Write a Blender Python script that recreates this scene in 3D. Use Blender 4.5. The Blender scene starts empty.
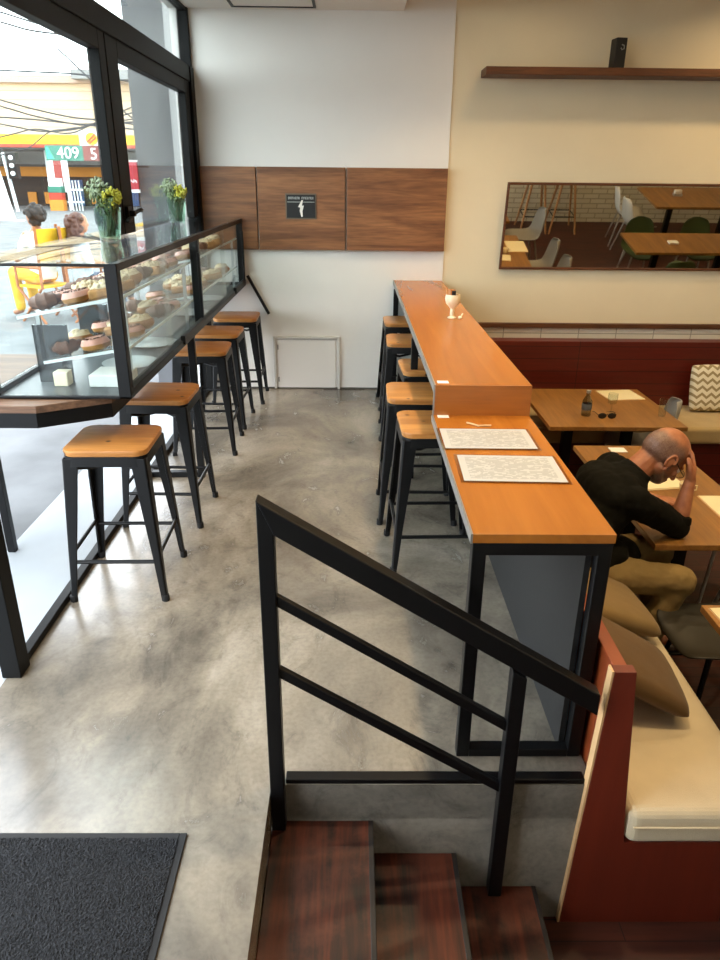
import bpy, bmesh, math, random
from mathutils import Vector, Matrix, Euler
random.seed(7)
C = bpy.context.scene.collection
PI = math.pi
V = Vector

# ------------------------------------------------------------------ helpers
def lin(h):
    h = h.lstrip('#')
    out = []
    for i in (0, 2, 4):
        c = int(h[i:i+2], 16) / 255
        out.append(c / 12.92 if c <= .04045 else ((c + .055) / 1.055) ** 2.4)
    return (*out, 1)

class MB:
    """collects shapes; build() links them as one mesh object"""
    def __init__(s): s.bm = bmesh.new()
    def _add(s, verts, faces):
        vs = [s.bm.verts.new(v) for v in verts]
        for f in faces:
            try: s.bm.faces.new([vs[i] for i in f])
            except ValueError: pass
        return s
    def box(s, c, d, rot=None, M=None):
        c = V(c); h = V(d) / 2
        R = M.to_3x3() if M else (Euler(rot).to_matrix() if rot else Matrix.Identity(3))
        vs = [c + R @ V((x*h.x, y*h.y, z*h.z)) for x in (-1, 1) for y in (-1, 1) for z in (-1, 1)]
        return s._add(vs, [(0,1,3,2),(4,6,7,5),(0,4,5,1),(2,3,7,6),(0,2,6,4),(1,5,7,3)])
    def bb(s, x0, x1, y0, y1, z0, z1):
        return s.box(((x0+x1)/2, (y0+y1)/2, (z0+z1)/2), (abs(x1-x0), abs(y1-y0), abs(z1-z0)))
    def bar(s, a, b, w, h, up=(0,0,1)):
        a, b = V(a), V(b); d = (b-a).normalized(); u = V(up)
        side = d.cross(u).normalized(); u = side.cross(d).normalized()
        vs = []
        for p in (a, b):
            for x, y in ((-1,-1),(1,-1),(1,1),(-1,1)): vs.append(p + side*x*w/2 + u*y*h/2)
        return s._add(vs, [(3,2,1,0),(4,5,6,7),(0,1,5,4),(1,2,6,5),(2,3,7,6),(3,0,4,7)])
    def rings(s, rings, cap=True, close=True):
        n = len(rings[0]); vs = [p for r in rings for p in r]; fs = []
        for i in range(len(rings)-1):
            for j in range(n if close else n-1):
                k = (j+1) % n
                fs.append((i*n+j, i*n+k, (i+1)*n+k, (i+1)*n+j))
        if cap:
            fs.append(tuple(range(n-1, -1, -1))); m = (len(rings)-1)*n
            fs.append(tuple(m+j for j in range(n)))
        return s._add(vs, fs)
    def tube(s, pts, r, n=10, cap=True):
        pts = [V(p) for p in pts]; rs = r if isinstance(r, (list, tuple)) else [r]*len(pts)
        ref = None; rings = []
        for i, p in enumerate(pts):
            if i == 0: d = pts[1]-p
            elif i == len(pts)-1: d = p-pts[i-1]
            else: d = (pts[i+1]-p).normalized() + (p-pts[i-1]).normalized()
            d.normalize()
            if ref is None: ref = d.orthogonal().normalized()
            ref = (ref - d*ref.dot(d)).normalized(); b = d.cross(ref)
            rings.append([p + (ref*math.cos(2*PI*k/n) + b*math.sin(2*PI*k/n))*rs[i] for k in range(n)])
        return s.rings(rings, cap)
    def lathe(s, prof, c=(0,0,0), n=28, cap=True):
        c = V(c)
        return s.rings([[c + V((max(r,1e-4)*math.cos(2*PI*k/n), max(r,1e-4)*math.sin(2*PI*k/n), z)) for k in range(n)] for r, z in prof], cap)
    def prism(s, pts, d0, d1, axis='z'):
        def P(a, b, d): return {'z': V((a,b,d)), 'y': V((a,d,b)), 'x': V((d,a,b))}[axis]
        return s.rings([[P(a,b,d0) for a,b in pts], [P(a,b,d1) for a,b in pts]])
    def ell(s, c, r, M=None, n=20, m=12):
        c = V(c); R = M if M else Matrix.Identity(3); r = (r,r,r) if isinstance(r,(int,float)) else r
        rings = []
        for i in range(m+1):
            t = PI*i/m; q = max(math.sin(t), 1e-3)
            rings.append([c + R @ V((r[0]*q*math.cos(2*PI*k/n), r[1]*q*math.sin(2*PI*k/n), -r[2]*math.cos(t))) for k in range(n)])
        return s.rings(rings)
    def cap(s, a, b, ra, rb, n=14):
        s.ell(a, ra, n=n, m=8); s.ell(b, rb, n=n, m=8)
        return s.tube([a, b], [ra, rb], n)
    def chain(s, pts, rs, n=14):
        for i in range(len(pts)-1): s.cap(pts[i], pts[i+1], rs[i], rs[i+1], n)
        return s
    def build(s, name, mat, parent=None, bevel=0, smooth=False, voxel=0, sub=0, relax=0, seg=2, solid=0):
        bmesh.ops.recalc_face_normals(s.bm, faces=s.bm.faces)
        me = bpy.data.meshes.new(name); s.bm.to_mesh(me); s.bm.free()
        if smooth or voxel or sub:
            for p in me.polygons: p.use_smooth = True
            if not voxel and not sub: me.set_sharp_from_angle(angle=math.radians(38))
        o = bpy.data.objects.new(name, me); C.objects.link(o)
        if mat: me.materials.append(mat)
        if parent: o.parent = parent
        if solid:
            q = o.modifiers.new('solid', 'SOLIDIFY'); q.thickness = solid; q.offset = 0
        if bevel:
            q = o.modifiers.new('bevel', 'BEVEL'); q.width = bevel; q.segments = seg; q.limit_method = 'ANGLE'; q.angle_limit = math.radians(40)
        if voxel:
            q = o.modifiers.new('remesh', 'REMESH'); q.mode = 'VOXEL'; q.voxel_size = voxel; q.use_smooth_shade = True
            if relax:
                q = o.modifiers.new('smooth', 'SMOOTH'); q.factor = .5; q.iterations = relax
        if sub:
            q = o.modifiers.new('sub', 'SUBSURF'); q.levels = sub; q.render_levels = sub
        return o

def tag(o, label, cat, group=None, kind=None):
    o['label'] = label; o['category'] = cat
    if group: o['group'] = group
    if kind: o['kind'] = kind
    return o
def thing(name, label, cat, loc=(0,0,0), rz=0, group=None):
    o = bpy.data.objects.new(name, None); C.objects.link(o); o.location = loc; o.rotation_euler = (0,0,rz)
    o.empty_display_size = .05
    return tag(o, label, cat, group)
def struct(mb, name, mat, parent=None, **k):
    o = mb.build(name, mat, parent, **k)
    if not parent: o['kind'] = 'structure'
    return o
def copy_tree(o, parent=None):
    c = o.copy(); C.objects.link(c)
    if parent: c.parent = parent
    for ch in list(o.children): copy_tree(ch, c)
    return c
def dup(root, label, loc, rz=0, scale=None):
    c = copy_tree(root); c.location = loc; c.rotation_euler = (0,0,rz); c['label'] = label
    if scale: c.scale = scale
    return c

# ------------------------------------------------------------------ materials
def newmat(name):
    m = bpy.data.materials.new(name); m.use_nodes = True
    nt = m.node_tree; return m, nt, nt.nodes['Principled BSDF']
def N(nt, typ, **k):
    n = nt.nodes.new(typ)
    for a, b in k.items():
        if a.startswith('i_'): n.inputs[a[2:].replace('_', ' ')].default_value = b
        else: setattr(n, a, b)
    return n
def flat(name, h, rough=.5, metal=0, bump=0, bscale=200, spec=.5, var=0, vscale=6, coat=0, sheen=0):
    m, nt, b = newmat(name)
    b.inputs['Base Color'].default_value = lin(h); b.inputs['Roughness'].default_value = rough
    b.inputs['Metallic'].default_value = metal; b.inputs['Specular IOR Level'].default_value = spec
    b.inputs['Coat Weight'].default_value = coat; b.inputs['Sheen Weight'].default_value = sheen
    if bump or var:
        tc = N(nt, 'ShaderNodeTexCoord')
    if bump:
        n = N(nt, 'ShaderNodeTexNoise', i_Scale=bscale, i_Detail=4.0); nt.links.new(tc.outputs['Object'], n.inputs['Vector'])
        q = N(nt, 'ShaderNodeBump', i_Strength=bump, i_Distance=.004); nt.links.new(n.outputs['Fac'], q.inputs['Height']); nt.links.new(q.outputs['Normal'], b.inputs['Normal'])
    if var:
        n = N(nt, 'ShaderNodeTexNoise', i_Scale=vscale, i_Detail=5.0); nt.links.new(tc.outputs['Object'], n.inputs['Vector'])
        r = ramp(nt, n.outputs['Fac'], [(.3, shade(h, 1-var)), (.7, shade(h, 1+var*.6))]); nt.links.new(r.outputs['Color'], b.inputs['Base Color'])
    return m
def shade(h, k):
    c = lin(h) if isinstance(h, str) else h
    return (min(1,c[0]*k), min(1,c[1]*k), min(1,c[2]*k), 1)
def ramp(nt, src, stops, interp='LINEAR'):
    r = N(nt, 'ShaderNodeValToRGB'); r.color_ramp.interpolation = interp; e = r.color_ramp.elements
    while len(e) < len(stops): e.new(.5)
    for i, (p, c) in enumerate(stops): e[i].position = p; e[i].color = lin(c) if isinstance(c, str) else c
    nt.links.new(src, r.inputs['Fac']); return r
def mix(nt, fac, a, b, mode='MIX'):
    n = nt.nodes.new('ShaderNodeMix'); n.data_type = 'RGBA'; n.blend_type = mode
    for sock, v in ((n.inputs['Factor'], fac), (n.inputs[6], a), (n.inputs[7], b)):
        if isinstance(v, (int, float)): sock.default_value = v
        elif isinstance(v, tuple): sock.default_value = v
        else: nt.links.new(v, sock)
    return n.outputs[2]
def mth(nt, op, a, b=None):
    n = N(nt, 'ShaderNodeMath', operation=op)
    for i, v in enumerate((a, b)):
        if v is None: continue
        if isinstance(v, (int, float)): n.inputs[i].default_value = v
        else: nt.links.new(v, n.inputs[i])
    return n.outputs[0]
def objvec(nt, scale, rnd=True):
    tc = N(nt, 'ShaderNodeTexCoord'); mp = N(nt, 'ShaderNodeMapping'); mp.inputs['Scale'].default_value = scale
    nt.links.new(tc.outputs['Object'], mp.inputs['Vector'])
    if rnd:
        oi = N(nt, 'ShaderNodeObjectInfo'); k = mth(nt, 'MULTIPLY', oi.outputs['Random'], 17.0)
        cx = N(nt, 'ShaderNodeCombineXYZ'); [nt.links.new(k, cx.inputs[i]) for i in range(3)]
        ad = N(nt, 'ShaderNodeVectorMath', operation='ADD'); nt.links.new(mp.outputs[0], ad.inputs[0]); nt.links.new(cx.outputs[0], ad.inputs[1])
        return ad.outputs[0]
    return mp.outputs[0]
def wood(name, dark, light, axis='x', s=1.0, rough=.35, contrast=.5, knots=False, coat=0, worn=None, fine=1.0, bump=.12):
    m, nt, b = newmat(name)
    a = {'x': (1.2,14,14), 'y': (14,1.2,14), 'z': (14,14,1.2)}[axis]
    v = objvec(nt, tuple(q*s for q in a))
    n1 = N(nt, 'ShaderNodeTexNoise', i_Scale=1.0, i_Detail=6.0, i_Roughness=.6, i_Distortion=.8); nt.links.new(v, n1.inputs['Vector'])
    v2 = objvec(nt, tuple(q*s*6 for q in a))
    n2 = N(nt, 'ShaderNodeTexNoise', i_Scale=1.0, i_Detail=3.0); nt.links.new(v2, n2.inputs['Vector'])
    r = ramp(nt, n1.outputs['Fac'], [(.5-contrast/2, dark), (.5+contrast/2, light)])
    g = ramp(nt, n2.outputs['Fac'], [(.35, (1-.35*fine,)*3+(1,)), (.6, (1,1,1,1))])
    col = mix(nt, 1.0, r.outputs['Color'], g.outputs['Color'], 'MULTIPLY')
    if knots:
        vk = objvec(nt, (9,9,9)); vo = N(nt, 'ShaderNodeTexVoronoi', i_Scale=1.0); nt.links.new(vk, vo.inputs['Vector'])
        kr = ramp(nt, vo.outputs['Distance'], [(.05, (.03,.012,.005,1)), (.13, (1,1,1,1))]); col = mix(nt, 1.0, col, kr.outputs['Color'], 'MULTIPLY')
    if worn:
        vw = objvec(nt, (2.5,2.5,2.5)); nw = N(nt, 'ShaderNodeTexNoise', i_Scale=1.0, i_Detail=7.0, i_Roughness=.7); nt.links.new(vw, nw.inputs['Vector'])
        wr = ramp(nt, nw.outputs['Fac'], [(.48, (0,0,0,1)), (.68, (1,1,1,1))]); col = mix(nt, wr.outputs['Color'], col, lin(worn))
    nt.links.new(col, b.inputs['Base Color']); b.inputs['Roughness'].default_value = rough; b.inputs['Coat Weight'].default_value = coat
    b.inputs['Coat Roughness'].default_value = .15
    if bump:
        bp = N(nt, 'ShaderNodeBump', i_Strength=bump, i_Distance=.002); nt.links.new(n2.outputs['Fac'], bp.inputs['Height']); nt.links.new(bp.outputs['Normal'], b.inputs['Normal'])
    return m
def glass(name, tint='#f4f8f6', base=.04, top=.7, rough=0.0):
    m, nt, b = newmat(name); nt.nodes.remove(b); out = nt.nodes['Material Output']
    lw = N(nt, 'ShaderNodeLayerWeight', i_Blend=.5)
    p = mth(nt, 'POWER', lw.outputs['Facing'], 5.0); f = mth(nt, 'ADD', mth(nt, 'MULTIPLY', p, top), base)
    t = N(nt, 'ShaderNodeBsdfTransparent'); t.inputs[0].default_value = lin(tint)
    g = N(nt, 'ShaderNodeBsdfGlossy'); g.inputs['Roughness'].default_value = rough
    mx = N(nt, 'ShaderNodeMixShader'); nt.links.new(f, mx.inputs[0]); nt.links.new(t.outputs[0], mx.inputs[1]); nt.links.new(g.outputs[0], mx.inputs[2])
    nt.links.new(mx.outputs[0], out.inputs['Surface']); return m
def bricks(name, c1, c2, mortar, bw, bh, ms=.004, rough=.5, plane='xz', bump=.4, offset=.5, streak=0):
    m, nt, b = newmat(name)
    tc = N(nt, 'ShaderNodeTexCoord'); sp = N(nt, 'ShaderNodeSeparateXYZ'); nt.links.new(tc.outputs['Object'], sp.inputs[0])
    cb = N(nt, 'ShaderNodeCombineXYZ')
    nt.links.new(sp.outputs['XYZ'.index(plane[0].upper())], cb.inputs[0]); nt.links.new(sp.outputs['XYZ'.index(plane[1].upper())], cb.inputs[1])
    t = N(nt, 'ShaderNodeTexBrick', i_Scale=1.0); t.offset = offset
    t.inputs['Color1'].default_value = lin(c1); t.inputs['Color2'].default_value = lin(c2); t.inputs['Mortar'].default_value = lin(mortar)
    t.inputs['Mortar Size'].default_value = ms; t.inputs['Brick Width'].default_value = bw; t.inputs['Row Height'].default_value = bh; t.inputs['Bias'].default_value = 0
    nt.links.new(cb.outputs[0], t.inputs['Vector'])
    col = t.outputs['Color']
    if streak:
        v = objvec(nt, (3,40,3) if plane[0]=='y' else (3,40,40), rnd=False); n = N(nt, 'ShaderNodeTexNoise', i_Scale=1.0, i_Detail=6.0); nt.links.new(v, n.inputs['Vector'])
        r = ramp(nt, n.outputs['Fac'], [(.3, (1-streak,)*3+(1,)), (.7, (1,1,1,1))]); col = mix(nt, 1.0, col, r.outputs['Color'], 'MULTIPLY')
    nt.links.new(col, b.inputs['Base Color']); b.inputs['Roughness'].default_value = rough
    bp = N(nt, 'ShaderNodeBump', i_Strength=bump, i_Distance=.003); bp.invert = True; nt.links.new(t.outputs['Fac'], bp.inputs['Height']); nt.links.new(bp.outputs['Normal'], b.inputs['Normal'])
    return m
def concrete(name, stops, scale=1.3, rough=(.22,.5), spec=.5):
    m, nt, b = newmat(name)
    v = objvec(nt, (scale, scale*.8, scale), rnd=False)
    n1 = N(nt, 'ShaderNodeTexNoise', i_Scale=1.0, i_Detail=9.0, i_Roughness=.62, i_Distortion=.6); nt.links.new(v, n1.inputs['Vector'])
    r = ramp(nt, n1.outputs['Fac'], stops)
    v2 = objvec(nt, (5,3,5), rnd=False); n2 = N(nt, 'ShaderNodeTexNoise', i_Scale=1.0, i_Detail=8.0, i_Roughness=.7, i_Distortion=1.5); nt.links.new(v2, n2.inputs['Vector'])
    r2 = ramp(nt, n2.outputs['Fac'], [(.30, (.45,.45,.46,1)), (.46, (.9,.9,.9,1)), (.62, (1,1,1,1)), (.8, (1.0,1.0,1.0,1))])
    col = mix(nt, .9, r.outputs['Color'], r2.outputs['Color'], 'MULTIPLY')
    v3 = objvec(nt, (60,60,60), rnd=False); n3 = N(nt, 'ShaderNodeTexNoise', i_Scale=1.0, i_Detail=2.0); nt.links.new(v3, n3.inputs['Vector'])
    r3 = ramp(nt, n3.outputs['Fac'], [(.3, (.82,.82,.82,1)), (.6, (1,1,1,1))]); col = mix(nt, .8, col, r3.outputs['Color'], 'MULTIPLY')
    nt.links.new(col, b.inputs['Base Color'])
    b.inputs['Specular IOR Level'].default_value = spec
    mr = N(nt, 'ShaderNodeMapRange'); mr.inputs[3].default_value = rough[1]; mr.inputs[4].default_value = rough[0]; nt.links.new(n2.outputs['Fac'], mr.inputs[0]); nt.links.new(mr.outputs[0], b.inputs['Roughness'])
    bp = N(nt, 'ShaderNodeBump', i_Strength=.15, i_Distance=.004); nt.links.new(n2.outputs['Fac'], bp.inputs['Height']); nt.links.new(bp.outputs['Normal'], b.inputs['Normal'])
    return m
def emit(name, h, s):
    m, nt, b = newmat(name); b.inputs['Base Color'].default_value = lin(h); b.inputs['Emission Color'].default_value = lin(h); b.inputs['Emission Strength'].default_value = s
    return m
def print_mat(name, paper='#bdbcb8', ink='#8f8d8a', rows=30, xs=16, blank=.45):
    m, nt, b = newmat(name)
    tc = N(nt, 'ShaderNodeTexCoord'); sp = N(nt, 'ShaderNodeSeparateXYZ'); nt.links.new(tc.outputs['Generated'], sp.inputs[0])
    row = mth(nt, 'MULTIPLY', sp.outputs[1], rows); fr = mth(nt, 'FRACT', row); fl = mth(nt, 'FLOOR', row)
    line = mth(nt, 'LESS_THAN', fr, .5)
    cb = N(nt, 'ShaderNodeCombineXYZ'); nt.links.new(mth(nt, 'MULTIPLY', sp.outputs[0], xs), cb.inputs[0]); nt.links.new(mth(nt, 'MULTIPLY', fl, 3.7), cb.inputs[1])
    n = N(nt, 'ShaderNodeTexNoise', i_Scale=1.0, i_Detail=1.0); nt.links.new(cb.outputs[0], n.inputs['Vector'])
    word = mth(nt, 'GREATER_THAN', n.outputs['Fac'], blank)
    inx = mth(nt, 'MULTIPLY', mth(nt, 'GREATER_THAN', sp.outputs[0], .07), mth(nt, 'LESS_THAN', sp.outputs[0], .93))
    iny = mth(nt, 'MULTIPLY', mth(nt, 'GREATER_THAN', sp.outputs[1], .08), mth(nt, 'LESS_THAN', sp.outputs[1], .92))
    f = mth(nt, 'MULTIPLY', mth(nt, 'MULTIPLY', line, word), mth(nt, 'MULTIPLY', inx, iny))
    nt.links.new(mix(nt, f, lin(paper), lin(ink)), b.inputs['Base Color']); b.inputs['Roughness'].default_value = .4
    return m
def chevron(name, a, bcol):
    m, nt, b = newmat(name)
    tc = N(nt, 'ShaderNodeTexCoord'); sp = N(nt, 'ShaderNodeSeparateXYZ'); nt.links.new(tc.outputs['Object'], sp.inputs[0])
    tri = mth(nt, 'ABSOLUTE', mth(nt, 'SUBTRACT', mth(nt, 'FRACT', mth(nt, 'MULTIPLY', sp.outputs[0], 13)), .5))
    z = mth(nt, 'ADD', mth(nt, 'MULTIPLY', sp.outputs[2], 17), mth(nt, 'MULTIPLY', tri, 1.1))
    f = mth(nt, 'LESS_THAN', mth(nt, 'FRACT', z), .42)
    nt.links.new(mix(nt, f, lin(a), lin(bcol)), b.inputs['Base Color']); b.inputs['Roughness'].default_value = .9
    return m

M = dict(
 concrete=concrete('polished_concrete', [(.30,'#45423d'),(.42,'#70695e'),(.53,'#8f8677'),(.66,'#aea698'),(.78,'#bdb7ac')], 1.1, (.12,.36), .95),
 concrete_wall=concrete('rough_concrete', [(.3,'#6d675d'),(.5,'#8a8378'),(.7,'#9f988c')], 2.5, (.6,.8)),
 white=flat('white_plaster', '#e9e7e3', .75, bump=.25, bscale=14, var=.03, vscale=2),
 cream=flat('cream_wall', '#e5d8ba', .8, bump=.15, bscale=120, var=.03, vscale=3),
 ceiling=flat('ceiling_paint', '#e4e1db', .8),
 walnut=wood('walnut_veneer', '#5a331d', '#a9744a', 'x', .85, .45, .5, fine=.8, bump=.05),
 counter=wood('varnished_counter', '#93541a', '#b87228', 'y', .5, .27, .55, coat=0, fine=.1, bump=0),
 counter_end=wood('counter_end', '#834a1a', '#a26026', 'x', .7, .3, .5, fine=.4, bump=0),
 stoolwood=wood('pine_seat', '#a3652c', '#d29550', 'x', 1.2, .38, .5, knots=True, fine=.4),
 black=flat('black_steel', '#060709', .42, .0, spec=.3, var=.15, vscale=9),
 blackframe=flat('black_window_frame', '#050505', .55, spec=.2),
 rubber=flat('black_rubber', '#0b0b0c', .8),
 grey=flat('charcoal_panel', '#141414', .65, var=.12, vscale=4, bump=.1, bscale=30),
 stair=wood('worn_stair_wood', '#0a0503', '#5a2410', 'y', 1.1, .42, .24, worn='#5e3020', fine=1.2),
 nosing=flat('stair_nosing', '#1a1513', .5, var=.2, vscale=20),
 parquet=bricks('dark_parquet', '#401a0f', '#502313', '#1c0905', .9, .075, .002, .55, 'xy', .2, streak=.5),
 mahogany=wood('mahogany_panel', '#5c1f12', '#772d1b', 'z', .5, .4, .7, fine=.15),
 mahogany_dark=bricks('dark_mahogany_boards', '#5c170d', '#661d11', '#300a06', 1.9, .105, .003, .4, 'xz', .3, offset=0, streak=.25),
 edge=flat('pale_edge_band', '#cfa878', .6),
 cream_fab=flat('cream_linen', '#cdbd9d', .95, bump=.35, bscale=350, var=.08, vscale=7, sheen=.2),
 seat_fab=flat('tan_linen', '#b79f70', .95, bump=.3, bscale=350, var=.1, vscale=7, sheen=.2),
 olive_fab=flat('olive_brown_fabric', '#5c421a', .95, bump=.35, bscale=300, var=.1, vscale=9, sheen=.2),
 tan_fab=flat('beige_fabric', '#7d6438', .95, bump=.35, bscale=300, var=.1, vscale=9, sheen=.2),
 oak=wood('oak_tabletop', '#7d5324', '#a5753a', 'y', .8, .35, .5, fine=.5),
 shelfwood=wood('shelf_wood', '#4a2815', '#6e4224', 'x', 1, .5),
 darkwood=wood('dark_moulding', '#4a2a14', '#6b4020', 'x', 1, .5),
 tile=bricks('white_tile', '#e8e2d2', '#ded7c6', '#a89f8c', .32, .1, .004, .3, 'xz', .3, offset=0),
 whitebrick=bricks('white_brick', '#dcd6c2', '#cfc8b2', '#a9a18c', .24, .075, .008, .7, 'xz', .8),
 glass=glass('window_glass'), caseglass=glass('case_glass', '#fafdfc', .035, .6), tumbler=glass('tumbler_glass', '#e2efe8', .06, .8),
 clearglass=glass('clear_glass', '#f8fbfa', .06, .8), bottle=glass('water_bottle', '#ced6d8', .12, .8),
 mirror=flat('mirror_silver', '#d8d2c4', .015, 1.0),
 paper=print_mat('printed_menu'), paper2=flat('cream_paper', '#e9dcb4', .6), plainpaper=flat('white_paper', '#f2f0ea', .5),
 smoked=glass('smoked_acrylic', '#9a9ea0', .08, .6), sleeve2=flat('bright_glass_edge', '#dfe8e6', .3), sleeve=glass('clear_sleeve', '#f6f2e8', .06, .6, .1),
 cream_cer=flat('cream_ceramic', '#efe3c4', .25), amber=flat('amber_glass', '#b06c28', .15), dark=flat('near_black', '#101012', .5),
 tan_string=flat('tan_string', '#c9a878', .8),
 greyshell=flat('grey_plastic_shell', '#8d8b86', .5), greenshell=flat('green_plastic_shell', '#3f4f2c', .5), darkshell=flat('dark_olive_shell', '#28241a', .45),
 whiteshell=flat('white_plastic_shell', '#c9c6bd', .5),
 chrome=flat('pale_metal_leg', '#b9b6ae', .35, .6), beech=wood('beech_leg', '#a87848', '#c99a68', 'z', 1, .5),
 mat=flat('charcoal_mat', '#1d1f23', .98, bump=.3, bscale=420, var=.6, vscale=240), matedge=flat('mat_rubber_edge', '#18191b', .8),
 shirt=flat('dark_olive_shirt', '#100f09', .95, spec=.15, bump=.3, bscale=60, var=.15, vscale=12), khaki=flat('khaki_trousers', '#877043', .92, bump=.3, bscale=70, var=.12, vscale=9),
 skin=flat('skin', '#b0714c', .5, var=.08, vscale=25), stubble=flat('cropped_hair', '#5d4a3e', .8, var=.3, vscale=180), nail=flat('nail', '#d7a288', .35),
 lens=glass('spectacle_lens', '#eef2f2', .08, .8), shoe=flat('brown_shoe', '#2e1d12', .5), eyew=flat('eye_white', '#e0d8cc', .3),
 hair_dark=flat('dark_hair', '#17120f', .7, bump=.8, bscale=90), hair_brown=flat('brown_hair', '#4a2a20', .6, bump=.8, bscale=60),
 shirt_white=flat('white_cloth', '#e6e6e6', .9), blouse=flat('pale_blue_blouse', '#c9d6df', .9, var=.2, vscale=30), navy=flat('navy_cloth', '#1e2836', .9),
 denim=flat('denim', '#3c4a60', .9), skin2=flat('skin_tan', '#a06a4c', .55),
 yellow=flat('yellow_canvas', '#d8a818', .8), chairwood=flat('orange_wood', '#9a5a2a', .6),
 street=flat('asphalt', '#626466', .85, var=.3, vscale=2.2, bump=.3, bscale=25), ledge=flat('pale_concrete_ledge', '#9aa0a4', .8, var=.06, vscale=3),
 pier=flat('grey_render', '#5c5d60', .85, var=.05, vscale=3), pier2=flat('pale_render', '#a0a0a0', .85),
 bld=bricks('beige_cladding', '#cdb9a0', '#c4ae94', '#a3937f', 30, .5, .03, .8, 'xz', .2), bldtrim=flat('building_parapet', '#a9958a', .8),
 stn_yellow=flat('station_yellow', '#e8b400', .5), stn_red=flat('station_red', '#b83a24', .5), stn_dark=flat('station_dark_grey', '#4a4a4a', .7), stn_white=flat('station_white', '#e8e8e8', .5),  # stn_dark: dark grey of the canopy underside and sign band
 stn_blue=flat('shop_blue', '#3f5a86', .6), stn_green=flat('price_green', '#2f7462', .5), stn_orange=flat('shop_orange', '#c9822a', .6), stn_brown=flat('shop_dark', '#2c2622', .7),
 redsign=flat('red_sign', '#b32033', .5), lamp_off=flat('lamp_lens', '#dfe3e0', .4), pole=flat('galvanised_pole', '#c4c8c8', .5),
 cable=flat('black_cable', '#2a2a2e', .7),
 bun=flat('baked_bun', '#a06c38', .6, var=.2, vscale=40), croiss=flat('dark_pastry', '#5f3c28', .6, var=.3, vscale=40), icing=flat('pink_icing', '#c6917f', .4, var=.15, vscale=50), cream_top=flat('cream_crumble', '#d2bd9a', .7, var=.2, vscale=80), crust=flat('golden_crust', '#ad7b42', .6, var=.25, vscale=50),
 tray=flat('steel_tray', '#b8bcbc', .3, .6), whitebox=flat('white_card', '#e4e6e4', .6),
 leaf=flat('green_leaf', '#5d7040', .6, var=.3, vscale=30), leaf2=flat('grey_green_leaf', '#8e9b7c', .6, var=.3, vscale=30), flower=flat('yellow_flower', '#b7b43c', .6), stem=flat('green_stem', '#4f6b52', .6),
 slab=wood('weathered_plank', '#4e3524', '#866349', 'x', 1, .6),
)

# ------------------------------------------------------------------ setting
ZL = -.585
FX = -1.24       # facade plane
f = MB(); f.bb(FX-.02, -.24, -1.2, 1.66, -.14, 0).bb(FX-.02, .74, 1.66, 6.14, -.14, 0).bb(-.24, 2.0, -1.2, .25, -.14, 0)
struct(f, 'floor', M['concrete'])
struct(MB().bb(-.3, 6.1, .2, 6.3, ZL-.1, ZL), 'floor_lower', M['parquet'])
w = MB(); w.bb(-.26, .74, 1.66, 1.80, ZL, -.001); struct(w, 'wall_stair', M['concrete_wall'])
w = MB(); w.bb(.70, .74, 1.80, 6.12, ZL, -.001); struct(w, 'wall_step', M['concrete_wall'])
struct(MB().bb(-.32, -.265, .25, 1.66, ZL, -.14), 'wall_stair_left', M['concrete_wall'])
struct(MB().bb(FX-.1, .74, 6.12, 6.28, -.1, 3.3), 'wall_back', M['white'])
struct(MB().bb(.74, 6.1, 6.13, 6.28, ZL, 3.3), 'wall_back_right', M['cream'])
struct(MB().bb(6.0, 6.15, .2, 6.2, ZL, 3.3), 'wall_right', M['cream'])
struct(MB().bb(2.0, 6.1, .12, .25, ZL, 3.3), 'wall_front_right', M['whitebrick'])
struct(MB().bb(-.24, 2.0, .2, .25, ZL, 0), 'wall_landing', M['concrete_wall'])
struct(MB().bb(1.95, 2.05, -1.2, .2, -.1, 3.3), 'wall_entry_right', M['cream'])
struct(MB().bb(FX-.1, 2.05, -1.3, -1.15, -.1, 3.3), 'wall_front', M['white'])
struct(MB().bb(FX-.06, FX+.06, -1.2, .05, -.1, 3.3), 'wall_left', M['white'])
struct(MB().bb(FX-.06, FX+.06, .05, 6.2, 2.85, 3.3), 'wall_left_header', M['white'])
cl = MB(); cl.bb(FX-.1, .36, -1.2, 6.2, 2.82, 2.9); struct(cl, 'ceiling', M['ceiling'])
struct(MB().bb(.33, .36, -1.2, 6.2, 2.9, 3.25), 'ceiling_drop', M['ceiling'])
struct(MB().bb(.33, 6.15, -1.3, 6.25, 3.22, 3.3), 'ceiling_high', M['ceiling'])
h = thing('ceiling_hatch', 'ceiling access hatch with a thin dark edge in the white ceiling', 'hatch', (-.57, 5.75, 2.82))
MB().bb(-.28,.28,-.24,.24,-.006,0).build('cover', M['ceiling'], h)
q = MB()
for a in ((-.30,-.28,-.26,.26),(.28,.30,-.26,.26),(-.28,.28,-.26,-.24),(-.28,.28,.24,.26)): q.bb(*a, -.012, 0)
q.build('edge_frame', M['dark'], h)

# dining wall finishes
struct(MB().bb(.78, 6.0, 6.085, 6.13, .548, .585), 'trim_1', M['darkwood'], bevel=.004)
struct(MB().bb(.78, 6.0, 6.11, 6.13, .44, .548), 'trim_2', M['tile'])

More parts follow.
